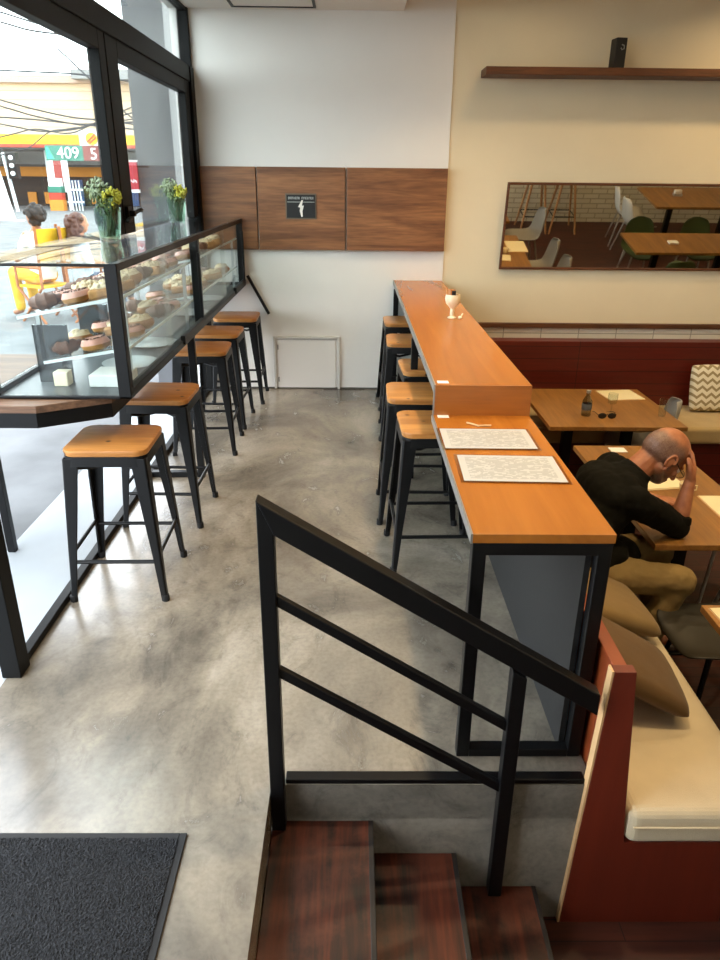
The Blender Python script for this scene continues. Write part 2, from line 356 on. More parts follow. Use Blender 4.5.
# facade: posts, rails, leaves
struct(MB().bb(FX-.035, FX+.035, 2.16, 2.24, 0, 2.34).bb(FX-.035, FX+.035, .05, .13, 0, 2.34), 'trim_3', M['blackframe'], bevel=.003)
struct(MB().bb(FX-.02, FX+.02, 2.24, 6.12, 0, .03), 'trim_4', M['blackframe'], bevel=.003)
struct(MB().bb(FX-.04, FX+.04, .05, 6.12, 2.34, 2.44), 'trim_5', M['blackframe'], bevel=.004)
struct(MB().bb(FX-.05, FX+.05, 6.0, 6.12, 0, 2.44).bb(FX-.04, FX+.04, 6.075, 6.12, 2.44, 2.82), 'trim_6', M['blackframe'], bevel=.004)
def leaf_window(name, y0, y1, s0, s1, z0=1.412):
    r = MB().bb(FX-.03, FX+.03, y0, y0+s0, z0, 2.34).bb(FX-.03, FX+.03, y1-s1, y1, z0, 2.34).bb(FX-.03, FX+.03, y0+s0, y1-s1, 2.255, 2.34)
    o = struct(r, name, M['blackframe'], bevel=.004)
    MB().bb(FX-.004, FX+.004, y0+s0-.01, y1-s1+.01, z0, 2.26).build('pane', M['glass'], o)
    return o
w1 = leaf_window('window_1', 2.245, 4.045, .07, .095)
w2 = leaf_window('window_2', 4.06, 6.0, .19, .14)
hd = MB().bb(FX+.03, FX+.05, 4.08, 4.15, 1.47, 1.55).box((FX+.062, 4.115, 1.515), (.03,.03,.03)).tube([(FX+.065,4.115,1.515),(FX+.075,4.20,1.53),(FX+.07,4.26,1.525)], .012).tube([(FX+.05,4.10,1.49),(FX+.055,4.02,1.48)], .011)
hd.build('latch', M['black'], w2, bevel=.003)
u = MB().bb(FX-.03, FX+.03, .1, 6.075, 2.44, 2.452).bb(FX-.03, FX+.03, .1, 6.075, 2.80, 2.82).bb(FX-.03, FX+.03, 3.2, 3.24, 2.45, 2.8).bb(FX-.03,FX+.03,2.14,2.2,2.45,2.8)
o = struct(u, 'window_3', M['blackframe'])
for a, b in ((.1,2.14),(2.2,3.2),(3.24,6.08)): MB().bb(FX-.004, FX+.004, a, b, 2.45, 2.8).build('pane', M['glass'], o)

# ------------------------------------------------------------------ wall panels, sign, hatch, shelf, mirror
pz0, pz1 = 1.16, 1.775
for i, (x0, x1, lab) in enumerate(((-1.20,-.762,'walnut wall panel nearest the window, left of the black sign'),(-.752,-.064,'walnut wall panel that carries the black lightning sign'),(-.050,.735,'widest plain walnut wall panel, right of the black sign'))):
    p = MB().bb(x0, x1, 6.085 if i < 2 else 6.075, 6.12, pz0, pz1)
    tag(p.build('wall_panel', M['walnut'], bevel=.003), lab, 'wall panel', 'walnut panels along the white wall')
s = thing('sign', 'small black warning sign with a white lightning bolt', 'sign', (-.4125, 6.083, 1.49))
MB().bb(-.112,.112,-.008,0,-.085,.085).build('plate', flat('sign_plate', '#111416', .5), s)
MB().bb(-.122,.122,-.004,.002,-.095,.095).build('border', flat('sign_border', '#6b5f50', .6), s)
g = MB(); pts = [(.002,.045),(-.024,-.005),(-.004,-.008),(-.012,-.036),(-.002,-.036),(.0,-.078),(.018,-.078),(.016,-.04),(.006,-.04),(.022,.004),(.002,.004),(.016,.045)]
g = MB().prism([(.006,.046),(-.022,-.004),(-.006,-.010),(-.010,-.034),(.002,-.078),(.014,-.076),(.012,-.034),(.024,.006),(.008,.006),(.018,.046)], -.0095, -.0078, 'y'); g.build('lightning_bolt', M['plainpaper'], s)
g = MB().bb(-.108,.108,-.0088,-.0078,.030,.034)
x = -.098
random.seed(3)
for i in range(15):
    if i == 7: x += .012; continue
    wd = random.choice((.009,.011,.012)); k = random.random()
    g.bb(x, x+.003, -.0088, -.0078, .052, .070)
    if k > .25: g.bb(x, x+wd, -.0088, -.0078, .067, .070)
    if k > .5: g.bb(x, x+wd, -.0088, -.0078, .052, .055)
    if k < .6: g.bb(x+wd-.003, x+wd, -.0088, -.0078, .052, .070)
    else: g.bb(x, x+wd, -.0088, -.0078, .0595, .0625)
    x += wd + .003
g.build('lettering', flat('sign_grey_ink', '#b9c0bf', .5), s)
h = thing('service_hatch', 'white service hatch low in the white wall', 'hatch', (-.39, 6.12, .225))
MB().bb(-.25,.245,-.012,0,-.215,.205).build('door', M['white'], h, bevel=.003)
q = MB().bb(-.285,-.262,-.02,0,-.222,.232).bb(.262,.285,-.02,0,-.222,.232).bb(-.262,.262,-.02,0,.212,.232)
q.build('frame', flat('hatch_frame', '#cfcdc8', .6), h, bevel=.003)
hg = flat('hinge_grey','#8a8a88',.4)
for hz_ in (-.16,.12): MB().bb(-.25,-.24,-.022,-.010,hz_,hz_+.04).build('hinge', hg, h)
struct(MB().bb(-1.2,.34,6.108,6.12,0,.012), 'baseboard_back', flat('dark_joint', '#4d4a45', .8))

tag(MB().bb(.95, 4.6, 5.90, 6.13, 2.398, 2.450).build('wall_shelf', M['shelfwood'], bevel=.004), 'long dark wooden shelf high on the cream wall', 'shelf')
s = thing('speaker', 'slim black box standing on the high wall shelf', 'speaker', (1.915, 6.0, 2.450), .1)
MB().bb(-.040,.040,-.05,.05,0,.195).build('cabinet', M['dark'], s, bevel=.005)
MB().tube([(.0,-.052,.15),(.018,-.052,.145),(.02,-.052,.125),(.005,-.052,.118),(-.004,-.052,.13)], .004).build('emblem', flat('grey_mark','#8a8a86',.4), s)
tl = math.radians(8)
mr = thing('mirror', 'long low mirror in a thin brown frame hung on the cream wall', 'mirror', (1.195, 6.115, 1.025)); mr.rotation_euler = (tl, 0, 0)
W_, H_ = 1.85, .665
MB().bb(.015, W_-.015, -.012, -.004, .015, H_-.015).build('glass', M['mirror'], mr)
q = MB().bb(0,.018,-.022,.0,0,H_).bb(W_-.018,W_,-.022,.0,0,H_).bb(.018,W_-.018,-.022,.0,0,.018).bb(.018,W_-.018,-.022,.0,H_-.018,H_)
q.build('frame', M['shelfwood'], mr, bevel=.002)
MB().bb(.02, W_-.02, -.004, 0, .02, H_-.02).build('backing', M['darkwood'], mr)

# ------------------------------------------------------------------ stairs and rail
zt = (-.145, -.285, -.435)
xs = (-.24, .068, .335, .605)
st = thing('staircase', 'three worn dark wooden steps going down to the dining floor', 'staircase', (0,0,0))
for i in range(3):
    t = MB().bb(xs[i] if i == 0 else xs[i]-.02, xs[i+1], .25, 1.658, zt[i]-.03, zt[i]); o = t.build('tread', M['stair'], st, bevel=.003)
    n = MB().bb(xs[i+1]-.012, xs[i+1]+.004, .25, 1.658, zt[i]-.031, zt[i]+.001); n.build('nosing', M['nosing'], o, bevel=.002)
    MB().bb(xs[i+1]-.045, xs[i+1]-.028, .25, 1.658, (zt[i+1] if i < 2 else ZL), zt[i]-.03).build('riser', M['stair'], st)
r = thing('stair_railing', 'black steel handrail beside the wooden steps', 'railing', (0, 1.64, 0))
w_ = .042
MB().prism([(-.238,-.145),(-.196,-.145),(-.196,.868),(-.196,.938),(-.238,.965)], -.021, .021, 'y').build('post', M['black'], r, bevel=.003)
MB().prism([(.447,-.435),(.489,-.435),(.489,.425),(.447,.452)], -.021, .021, 'y').build('post', M['black'], r, bevel=.003)
MB().prism([(-.238,.965),(-.196,.868),(.70,.300),(.70,.372)], -.024, .024, 'y').build('handrail', M['black'], r, bevel=.004)
for a, b in ((.684,.266),(.452,.034)):
    MB().prism([(-.196,a),(-.196,a-.034),(.447,b-.034),(.447,b)], -.010, .010, 'y').build('crossbar', M['black'], r, bevel=.002)
MB().bb(-.196,.715,.022,.058,.0,.018).build('bottom_rail', M['black'], r, bevel=.003)

# doormat
d = thing('doormat', 'charcoal doormat on the concrete floor by the entrance', 'mat', (-1.0, .96, 0))
mt = MB()
nx, ny = 330, 380
random.seed(5)
rows = []
for j in range(ny+1):
    rows.append([V((-.40+.925*i/nx + random.uniform(-.001,.001), -.6+1.10*j/ny + random.uniform(-.001,.001), .010+random.uniform(-.0022,.0022))) for i in range(nx+1)])
mt.rings(rows, cap=False, close=False); mt.bb(-.40,.525,-.6,.50,.0,.006)
mt.build('pile', M['mat'], d)
MB().bb(.525,.545,-.6,.52,0,.007).bb(-.40,.525,.50,.52,0,.007).build('rubber_edge', M['matedge'], d, bevel=.002)

# ------------------------------------------------------------------ stools
def leg_mesh(sx, sy):
    q = MB(); rings = []
    for z, half, wd in ((0,.208,.026),(.06,.203,.028),(.22,.194,.036),(.45,.180,.052),(.645,.168,.064)):
        cx, cy = sx*half, sy*half; t = .010; e = .006
        prof = [(0+e,0),(wd,0),(wd,t),(t,t),(t,wd),(0,wd),(0,e)]
        if z == 0: pass
        rings.append([V((cx - sx*a, cy - sy*b, z)) for a, b in prof])
    return q.rings(rings)
def rsq(h, r, n=6):
    out = []
    for sx, sy, a0 in ((1,1,0),(-1,1,90),(-1,-1,180),(1,-1,270)):
        for k in range(n+1):
            a = math.radians(a0 + 90*k/n); out.append((sx*(h-r)+r*math.cos(a), sy*(h-r)+r*math.sin(a)))
    return out
def make_stool(label, group):
    t = thing('bar_stool', label, 'stool', (0,0,0), 0, group)
    MB().rings([[V((x,y,z)) for x,y in rsq(hh, rr)] for z,hh,rr in ((.652,.160,.045),(.655,.168,.05),(.672,.172,.052),(.679,.170,.05),(.682,.164,.046))]).build('seat', M['stoolwood'], t, smooth=True)
    ap = MB()
    pr = rsq(.168, .045); pi_ = rsq(.160, .04)
    ap.rings([[V((x,y,.654)) for x,y in pr], [V((x*1.02,y*1.02,.612)) for x,y in pr], [V((x*1.02,y*1.02,.612)) for x,y in pi_], [V((x,y,.654)) for x,y in pi_]])
    ap.build('apron', M['black'], t, smooth=True)
    for sx in (-1,1):
        for sy in (-1,1):
            l = leg_mesh(sx,sy).build('leg', M['black'], t, bevel=.002)
            MB().lathe([(.015,0),(.017,.004),(.016,.03)], (sx*.197, sy*.197, 0), 12).build('foot', M['rubber'], l)
    zf, zs = .185, .215; a, b = .186, .185
    for sy in (-1,1): MB().tube([(-a,sy*a,zf),(a,sy*a,zf)], .009, 8).build('footrest', M['black'], t, smooth=True)
    for sx in (-1,1): MB().tube([(sx*b,-b,zs),(sx*b,b,zs)], .009, 8).build('footrest', M['black'], t, smooth=True)
    br = MB()
    for sx in (-1,1): br.tube([(-.15*sx,-.15,.60),(-.08*sx,-.08,.575),(.08*sx,.08,.575),(.15*sx,.15,.60)], .008, 8)
    br.build('brace', M['black'], t, smooth=True)
    return t
GL, GR = 'stools along the display case', 'stools along the wooden bar'
S0 = make_stool('wood-seated black stool nearest the doormat, under the display case corner', GL)
S0.location = (-1.005, 2.885, 0); S0.rotation_euler = (0,0,.02)
for (x,y,rz,lab) in ((-.985,3.60,-.02,'second wood-seated black stool from the doormat, below the glass case'),
                     (-.975,4.66,.03,'third wood-seated black stool in the row under the glass case'),
                     (-.975,5.21,-.03,'fourth wood-seated black stool under the glass case, second from the white wall'),
                     (-.925,5.83,.02,'wood-seated black stool by the white wall at the far end of the glass case')):
    dup(S0, lab, (x,y,0), rz)
for (x,y,rz,lab) in ((.385,3.13,.03,'wood-seated black stool beside the printed menus, nearest along the bar'),
                     (.350,3.64,-.02,'second wood-seated black stool along the bar, just past the raised step'),
                     (.455,4.20,.05,'middle wood-seated black stool, pushed deepest under the bar'),
                     (.405,4.96,-.03,'fourth wood-seated black stool along the bar, second from the white wall'),
                     (.415,5.68,.02,'wood-seated black stool at the white wall end of the bar')):
    o = dup(S0, lab, (x,y,0), rz); o['group'] = GR

# ------------------------------------------------------------------ bar counter
b = thing('bar_counter', 'long orange-brown wooden bar with a raised far half on black steel legs', 'bar counter', (0,0,0))
MB().bb(.335,.735,1.772,2.862,.768,.797).build('lower_top', M['counter'], b, bevel=.002)
o = MB().bb(.340,.735,2.855,6.118,.893,.925).build('raised_top', M['counter'], b, bevel=.002)
MB().bb(.3395,.7355,2.851,2.857,.797,.9245).build('riser', M['counter_end'], b)
MB().bb(.333,.341,2.852,6.118,.892,.9255).bb(.333,.341,2.852,2.860,.795,.893).bb(.330,.336,1.772,2.862,.767,.7975).build('edge_strip', flat('grey_metal_edge','#8c8a86',.4,.4), b)
fr = MB().bb(.345,.385,1.80,2.87,.733,.768).bb(.692,.732,1.80,6.1,.733,.768).bb(.36,.40,2.87,6.1,.855,.893).bb(.69,.73,2.87,6.1,.768,.893).bb(.338,.732,1.775,1.815,.728,.768)
fr.build('frame', M['black'], b, bevel=.003)
for x, y in ((.358,1.795),(.712,1.795),(.358,4.10),(.358,6.07),(.712,6.07)):
    MB().bb(x-.02,x+.02,y-.02,y+.02,0,.86 if y > 3 and x < .5 else .735).build('leg', M['black'], b, bevel=.003)
MB().bb(.378,.692,1.775,1.815,0,.03).build('floor_bar', M['black'], b, bevel=.003)
MB().bb(.672,.690,1.815,6.09,.0,.73).build('side_panel', M['grey'], b)
for y, z, lab in ((2.90,.925,'small blank white sticker on the raised bar edge'),(2.835,.797,'small blank white sticker on the lower bar, at the foot of the step')):
    tag(MB().bb(.352,.398,y-.018,y+.018,z,z+.0012).build('sticker', M['plainpaper']), lab, 'sticker', 'white stickers on the bar')
def menu(cx, cy, rz, w, d, label):
    t = thing('menu', label, 'menu', (cx,cy,.7985), rz, 'menus on the bar')
    MB().bb(-w/2,w/2,-d/2,d/2,.0018,.0030).build('sheet', M['paper'], t)
    sl = MB(); sl.bb(-w/2-.012,w/2+.012,-d/2-.012,d/2+.012,0,.0012).bb(-w/2-.004,w/2+.002,-d/2-.010,-d/2-.006,.0012,.006); sl.build('sleeve', M['sleeve'], t)
    return t
menu(.508, 2.555, -.01, .335, .22, 'printed white menu farther from the railing, nearer the step')
menu(.535, 2.255, -.03, .335, .235, 'printed white menu lying nearer the railing')
tag(MB().tube([(.46,2.745,.801),(.475,2.725,.803),(.50,2.705,.801),(.53,2.71,.801),(.55,2.705,.803)], .0035, 8).build('cord', M['tan_string'], smooth=True), 'short tan elastic cord lying above the menus', 'cord')
g = thing('goblet', 'cream ceramic goblet standing on the raised bar', 'goblet', (.60, 4.39, .925))
MB().lathe([(.0,0),(.026,0),(.027,.005),(.014,.012),(.012,.055),(.020,.065),(.040,.085),(.048,.115),(.043,.140),(.039,.138),(.044,.114),(.036,.09),(.0,.078)], n=32, cap=False).build('bowl', M['cream_cer'], g, smooth=True)
q = MB().lathe([(.0,.10),(.030,.10),(.030,.150),(.026,.168),(.0,.170)], (-.012,.01,0), 16, cap=False); q.build('candle', M['amber'], g, smooth=True)
MB().bb(-.012,.012,-.036,-.026,.118,.165).build('clip', M['dark'], g, bevel=.003)
tag(MB().ell((.645,4.36,.934), (.013,.020,.009)).tube([(.650,4.365,.934),(.662,4.375,.955)], .004, 8).build('spoon_rest', M['cream_cer'], smooth=True), 'tiny cream ceramic dish beside the goblet', 'dish')

# ------------------------------------------------------------------ display case
XL, XR, Y0, Y1, Z0, Z1 = -1.45, -.885, 2.80, 6.08, .872, 1.40
c = thing('display_case', 'black framed glass pastry case running along the window', 'display case', (0,0,0))
fr = MB()
for x in (XL, XR):
    for y in (Y0, 4.31, Y1):
        ww = .05 if x == XR else .03
        if not (x == XL and y == 4.31): fr.bb(x-(ww if x==XR else 0), x+(0 if x==XR else ww), y-.0, y+.045, Z0, Z1-.012)
fr.bb(XR-.03,XR,Y0,Y1+.04,Z1-.034,Z1-.004).bb(XL,XL+.02,Y0,Y1+.04,Z1-.03,Z1-.008).bb(XL,XR,Y0,Y0+.012,Z1-.016,Z1-.004).bb(XL,XR,Y1+.02,Y1+.04,Z1-.03,Z1-.008)
fr.bb(XR-.04,XR,Y0,Y1+.04,Z0,Z0+.035).bb(XL,XL+.03,Y0,Y1+.04,Z0,Z0+.03).bb(XL,XR,Y0,Y0+.02,Z0,Z0+.012).bb(XL,XR,Y1+.01,Y1+.04,Z0,Z0+.03)
fr.build('frame', M['black'], c, bevel=.003)
MB().bb(XL-.005,XR+.005,Y0-.008,Y1+.04,Z1-.004,Z1+.006).build('top_glass', M['caseglass'], c)
MB().bb(XL+.03,XR-.05,Y0+.012,Y0+.018,Z0+.012,Z1-.016).build('front_glass', M['caseglass'], c)
MB().bb(XL+.006,XL+.012,Y0+.03,Y1,Z0+.03,Z1-.03).build('street_glass', M['caseglass'], c)
for a, b2, xo in ((Y0+.05,3.62,-.014),(3.55,4.31,-.026),(4.36,5.27,-.014),(5.20,Y1,-.026)):
    MB().bb(XR+xo-.006,XR+xo,a,b2,Z0+.035,Z1-.034).build('sliding_door', M['caseglass'], c)
for a, b2 in ((3.76,4.31),(5.55,6.05)): MB().bb(XR-.012,XR+.012,a,b2,Z0+.015,Z0+.06).build('door_rail', M['black'], c, bevel=.003)
for y in (4.29, 6.05): MB().bb(XR-.008,XR+.008,y,y+.02,Z0+.06,Z1-.1).build('door_stile', M['black'], c, bevel=.003)
MB().bb(XL+.03,XR-.04,Y0+.02,Y1,Z0-.004,Z0+.010).build('floor_plate', flat('case_base','#4b4e50',.4,.3), c)
def shelf_z(n, x): return (1.255 + .20*(x+.92)) if n == 0 else (1.045 + .17*(x+.92))
for n, xa, xb in ((0,-1.36,-.93),(1,-1.28,-.93)):
    for ya, yb in ((2.96,4.26),(4.42,6.0)):
        za, zb = shelf_z(n,xa), shelf_z(n,xb)
        MB().rings([[V((xa,y,za)),V((xb,y,zb)),V((xb,y,zb-.008)),V((xa,y,za-.008))] for y in (ya,yb)]).build('shelf', M['caseglass'], c)
        MB().bar((xa,ya-.004,za-.003),(xb,ya-.004,zb-.003),.006,.012).bar((xb+.004,ya,zb-.003),(xb+.004,yb,zb-.003),.006,.012).build('shelf_bright_edge', M['sleeve2'], c)  # added whitish bars paint the bright line along the glass shelf edges
        for x in (xa+.05, xb-.02):
            for y in (ya+.08, yb-.08):
                MB().bb(x-.008,x+.008,y-.008,y+.008,Z0+.01 if n else shelf_z(1,x), shelf_z(n,x)-.008).build('shelf_support', M['tray'], c)
for ya in (3.02,3.55): MB().bb(-1.335,-1.19,ya,ya+.006,Z0+.01,1.125).build('divider', M['smoked'], c)
lg = MB().bb(XR-.055,XR-.015,4.08,4.12,0,Z0); lg.build('leg', M['black'], c, bevel=.003)
MB().bb(FX+.02,XR-.055,4.08,4.12,0,.035).build('foot_bar', M['black'], c, bevel=.003)
MB().bar((-.865,6.10,.955),(-.70,6.10,.645),.022,.022,(0,1,0)).build('brace', M['black'], c, bevel=.002)
sl = thing('counter_slab', 'thick weathered wooden slab carrying the near end of the glass case', 'counter', (0,0,0))
poly = [(-2.2,2.71),(-1.235,2.71),(-.985,2.86),(-.905,3.30),(-.905,6.09),(-1.23,6.09),(-1.23,3.6),(-2.2,3.6)]
poly = [(-2.2,2.71),(-1.235,2.71),(-.985,2.86),(-.985,3.3),(-1.19,3.6),(-2.2,3.6)]
MB().prism(poly, .838, .868, 'z').build('top', M['slab'], sl, bevel=.002)
MB().prism([(x+(.012 if x<-1.5 else -.006), y+.006) for x,y in poly], .775, .837, 'z').build('frame', M['black'], sl, bevel=.002)
for x, y in ((-1.66,3.14),(-2.1,3.14)): MB().bb(x-.018,x+.018,y-.018,y+.018,-.03,.776).build('leg', M['black'], sl, bevel=.002)

# pastries
def crumbs(mb, a, b_, z, n):
    for k in range(n):
        q = random.uniform(0,6.28); r = random.random()**.5; mb.ell((a*r*math.cos(q), b_*r*math.sin(q), z+.010*(1-r*r)-.004), random.uniform(.005,.010), None, 7, 5)
def p_bun():
    t = thing('bun', '', 'pastry', (0,0,0), 0, 'pastries in the glass case')
    MB().ell((0,0,.026), (.052,.042,.028), n=16, m=8).build('dough', M['bun'], t, smooth=True)
    tp = MB().ell((0,0,.036), (.046,.037,.021), n=16, m=8); crumbs(tp, .036, .028, .050, 26); tp.build('topping', M['cream_top'], t, smooth=True); return t
def p_iced():
    t = thing('iced_bun', '', 'pastry', (0,0,0), 0, 'pastries in the glass case')
    rings = []
    MB().lathe([(.016,.004),(.030,.0),(.046,.008),(.050,.022),(.042,.036),(.030,.040),(.018,.034),(.014,.02),(.016,.004)], n=18, cap=False).build('dough', M['crust'], t, smooth=True)
    sp = MB(); [sp.box((.034*math.cos(a), .034*math.sin(a), .043), (.010,.004,.004), (0,0,a*3)) for a in [k*.37 for k in range(17)]]; sp.build('sprinkles', M['croiss'], t)
    MB().lathe([(.051,.022),(.043,.038),(.030,.043),(.016,.036),(.015,.030)], n=18, cap=False).build('icing', M['icing'], t, smooth=True); return t
def p_croissant():
    t = thing('croissant', '', 'pastry', (0,0,0), 0, 'pastries in the glass case')
    pts = []; rs = []
    for k in range(13):
        a = math.radians(-75+150*k/12); pts.append((.055*math.sin(a), .05-.05*math.cos(a), .026)); rs.append(.008+.019*math.cos(a*1.1)**2 + (.004 if k%2 else -.001))
    MB().tube(pts, rs, 12).build('dough', M['croiss'], t, smooth=True); return t
def p_loaf():
    t = thing('cream_slice', '', 'pastry', (0,0,0), 0, 'pastries in the glass case')
    MB().bb(-.055,.055,-.035,.035,0,.035).build('sponge', M['crust'], t, bevel=.010, seg=3)
    tp = MB().ell((0,0,.036), (.052,.033,.016), n=16, m=8); crumbs(tp, .044, .028, .046, 30); tp.build('topping', M['cream_top'], t, smooth=True); return t
KINDS = [(p_croissant(), 'dark croissant'), (p_iced(), 'pink iced ring'), (p_loaf(), 'cream topped slice'), (p_bun(), 'round crumble bun')]
used = set()
random.seed(11)
sizeword = ['nearest the case corner', 'second from the near end', 'third from the near end', 'fourth from the near end', 'fifth from the near end', 'sixth from the near end', 'seventh from the near end', 'eighth from the near end', 'ninth from the near end', 'tenth from the near end', 'eleventh from the near end', 'last before the white wall']
for n in (0, 1):
    xsn = (-1.27,-1.14,-1.01) if n == 0 else (-1.21,-1.08,-.97)
    ys = [3.04, 3.20, 3.37, 3.54, 3.72, 3.90, 4.10, 4.52, 4.72, 4.95, 5.20, 5.50]
    for j, y in enumerate(ys):
        for i, x in enumerate(xsn):
            if n == 1 and (i+j) % 3 == 2: continue
            k = (i + (0 if j == 0 else random.randrange(4))) % 4
            src, nm = KINDS[k]
            lab = '%s on the %s glass shelf, %s row, %s' % (nm, 'upper' if n == 0 else 'lower', ('street side','middle','room side')[i], sizeword[j])
            z = shelf_z(n, x)
            o = src if k not in used else copy_tree(src)
            used.add(k)
            o['label'] = lab; o.location = (x+random.uniform(-.008,.008), y, z+.002); o.scale = (1.22,1.22,1.22); o.rotation_euler = (0, -math.atan(.2 if n == 0 else .17), random.uniform(-.6,.6))
for x, y, w_, d_, h_, nm, cat, lab, mt_ in ((-1.02,3.02,.16,.16,.05,'cake_box','box','white card box on the floor of the case, at its front','whitebox'),(-1.22,2.98,.06,.06,.06,'price_block','label stand','small cream block on the case floor near the street side','cream_cer')):
    tag(MB().bb(x-w_/2,x+w_/2,y-d_/2,y+d_/2,Z0+.010,Z0+.010+h_).build(nm, M[mt_], bevel=.004), lab, cat)
for j, (x,y) in enumerate(((-1.04,3.34),(-1.05,3.78),(-1.05,4.70),(-1.05,5.30))):
    tag(MB().lathe([(.0,.012),(.08,.012),(.125,.020),(.130,.024),(.125,.024),(.08,.016),(.0,.016)], (x,y,Z0), 28, cap=False).build('plate', M['tray'], smooth=True), ('steel plate on the case floor, nearest the front','steel plate on the case floor, before the middle post','steel plate on the case floor, just past the middle post','steel plate on the case floor, nearest the white wall')[j], 'plate', 'plates on the case floor')

def flower_glass(x, y, label, seed, sc=1):
    random.seed(seed)
    t = thing('flower_glass', label, 'vase', (x,y,Z1+.006), 0, 'flower glasses on the case')
    MB().lathe([(.0,0),(.047,0),(.049,.006),(.066,.150),(.062,.150),(.046,.012),(.0,.010)], n=28, cap=False).build('tumbler', M['tumbler'], t, smooth=True)
    stm = MB()
    for k in range(16):
        a = random.uniform(0,6.28); r0 = random.uniform(0,.030); r1 = random.uniform(.01,.05)
        stm.tube([(r0*math.cos(a),r0*math.sin(a),.015),(r1*math.cos(a+.8),r1*math.sin(a+.8),.10),(r1*1.2*math.cos(a+.8),r1*1.2*math.sin(a+.8),.175)], .0035, 6)
    stm.build('stems', M['stem'], t, smooth=True)
    def clump(name, mat, cx, cy, cz, R, n, s):
        m_ = MB()
        for k in range(n):
            d = V((random.gauss(0,1),random.gauss(0,1),random.gauss(0,1))).normalized()*R*random.uniform(.4,1)
            p = V((cx,cy,cz))+d; Rm = Euler((random.uniform(0,6),random.uniform(0,6),random.uniform(0,6))).to_matrix()
            m_.ell(p, (s,s*.6,s*.35), Rm, 6, 4)
        m_.build(name, mat, t, smooth=True)
    clump('foliage', M['leaf2'], -.038, .01, .225, .058, 170, .0125)
    clump('foliage', M['leaf'], .005, 0, .170, .062, 150, .013)
    clump('blossom', M['flower'], .032, -.012, .195, .048, 130, .011)
    return t
flower_glass(-1.205, 3.775, 'glass tumbler of yellow flowers nearer the camera, beside the window latch', 1)
flower_glass(-1.195, 5.22, 'glass tumbler of yellow flowers farther off, in front of the grey pier', 2)

# ------------------------------------------------------------------ benches
b = thing('bench', 'reddish wooden bench built along the back of the bar', 'bench', (0,0,0))
BZ = -.22
prof = [(.70,ZL),(1.235,ZL),(1.235,BZ),(.862,BZ),(.848,-.10),(.800,.434),(.738,.434)]
MB().prism(prof, 1.64, 1.675, 'y').build('end_panel', M['mahogany'], b, bevel=.002)
MB().prism([(.699,ZL),(.737,.4345),(.731,.4345),(.693,ZL)], 1.641, 1.674, 'y').build('edge_band', M['edge'], b)
MB().prism([(.745,ZL+.02),(.85,ZL+.02),(.85,BZ),(.835,BZ),(.790,.425),(.748,.425)], 1.675, 5.33, 'y').build('backrest', flat('bench_back','#8a4020',.35), b, bevel=.003)
MB().bb(.83,1.20,1.675,5.33,ZL,BZ).build('base', M['mahogany'], b)
cu = MB().bb(.858,1.315,1.625,5.30,BZ+.002,-.08); cu.build('seat_cushion', M['cream_fab'], b, bevel=.035, seg=5)
pp = MB().tube([(.87,1.620,BZ+.085),(1.30,1.620,BZ+.085)], .004, 8).tube([(1.3195,1.64,BZ+.085),(1.3195,5.28,BZ+.085)], .004, 8); pp.build('piping', M['cream_fab'], b, smooth=True)
b2_ = thing('rear_bench', 'long bench with a dark red slatted back along the cream wall', 'bench', (0,0,0))
MB().bb(1.12,5.95,5.96,6.10,ZL,.462).build('backrest', M['mahogany_dark'], b2_, bevel=.004)
MB().bb(.78,1.10,5.98,6.10,ZL,.455).build('corner_panel', M['mahogany_dark'], b2_, bevel=.004)
MB().bb(.90,5.95,5.40,5.96,ZL,BZ).build('base', M['mahogany_dark'], b2_)
MB().bb(1.33,5.9,5.33,5.97,BZ,-.08).build('seat_cushion', M['seat_fab'], b2_, bevel=.03, seg=4)
def cushion(name, label, loc, rot, size, mat, thick=.07, group=None):
    q = MB(); n = 20; rings = []
    for side in (1,-1):
        rows = []
        for j in range(n+1):
            row = []
            for i in range(n+1):
                u, v = i/n*2-1, j/n*2-1
                e = max(0,(1-u**4))*max(0,(1-v**4)); pinch = 1 - .07*(abs(u)*abs(v)) *0 - .05*(1-abs(v)**2)*abs(u)**3*0
                k = 1 - .05*(u*u*v*v)
                row.append(V((u*size[0]/2*(k if abs(u)>.0 else 1), side*thick*(e**.33)*.95 + random.uniform(-.001,.001), v*size[1]/2*k)))
            rows.append(row)
        q.rings(rows, cap=False, close=False)
    bmesh.ops.remove_doubles(q.bm, verts=q.bm.verts, dist=.004)
    o = q.build(name, mat, smooth=True, sub=1); o.location = loc; o.rotation_euler = rot
    return tag(o, label, 'cushion', group)
random.seed(2)
cushion('cushion', 'brown square cushion lying nearest the bench end panel', (1.035,2.215,.050), (math.radians(86),math.radians(27),math.radians(-9)), (.43,.43), M['olive_fab'], .05, 'cushions on the bench by the bar')
cushion('cushion', 'lighter tan cushion lying behind the brown one, next to the seated man', (1.085,2.66,.035), (math.radians(90),math.radians(20),math.radians(5)), (.42,.42), M['tan_fab'], .05, 'cushions on the bench by the bar')
cushion('cushion', 'zigzag patterned white cushion propped on the rear bench', (3.005,5.80,.115), (math.radians(-14),0,0), (.40,.40), chevron('chevron_fabric','#e6dec6','#9c8c66'), .06)

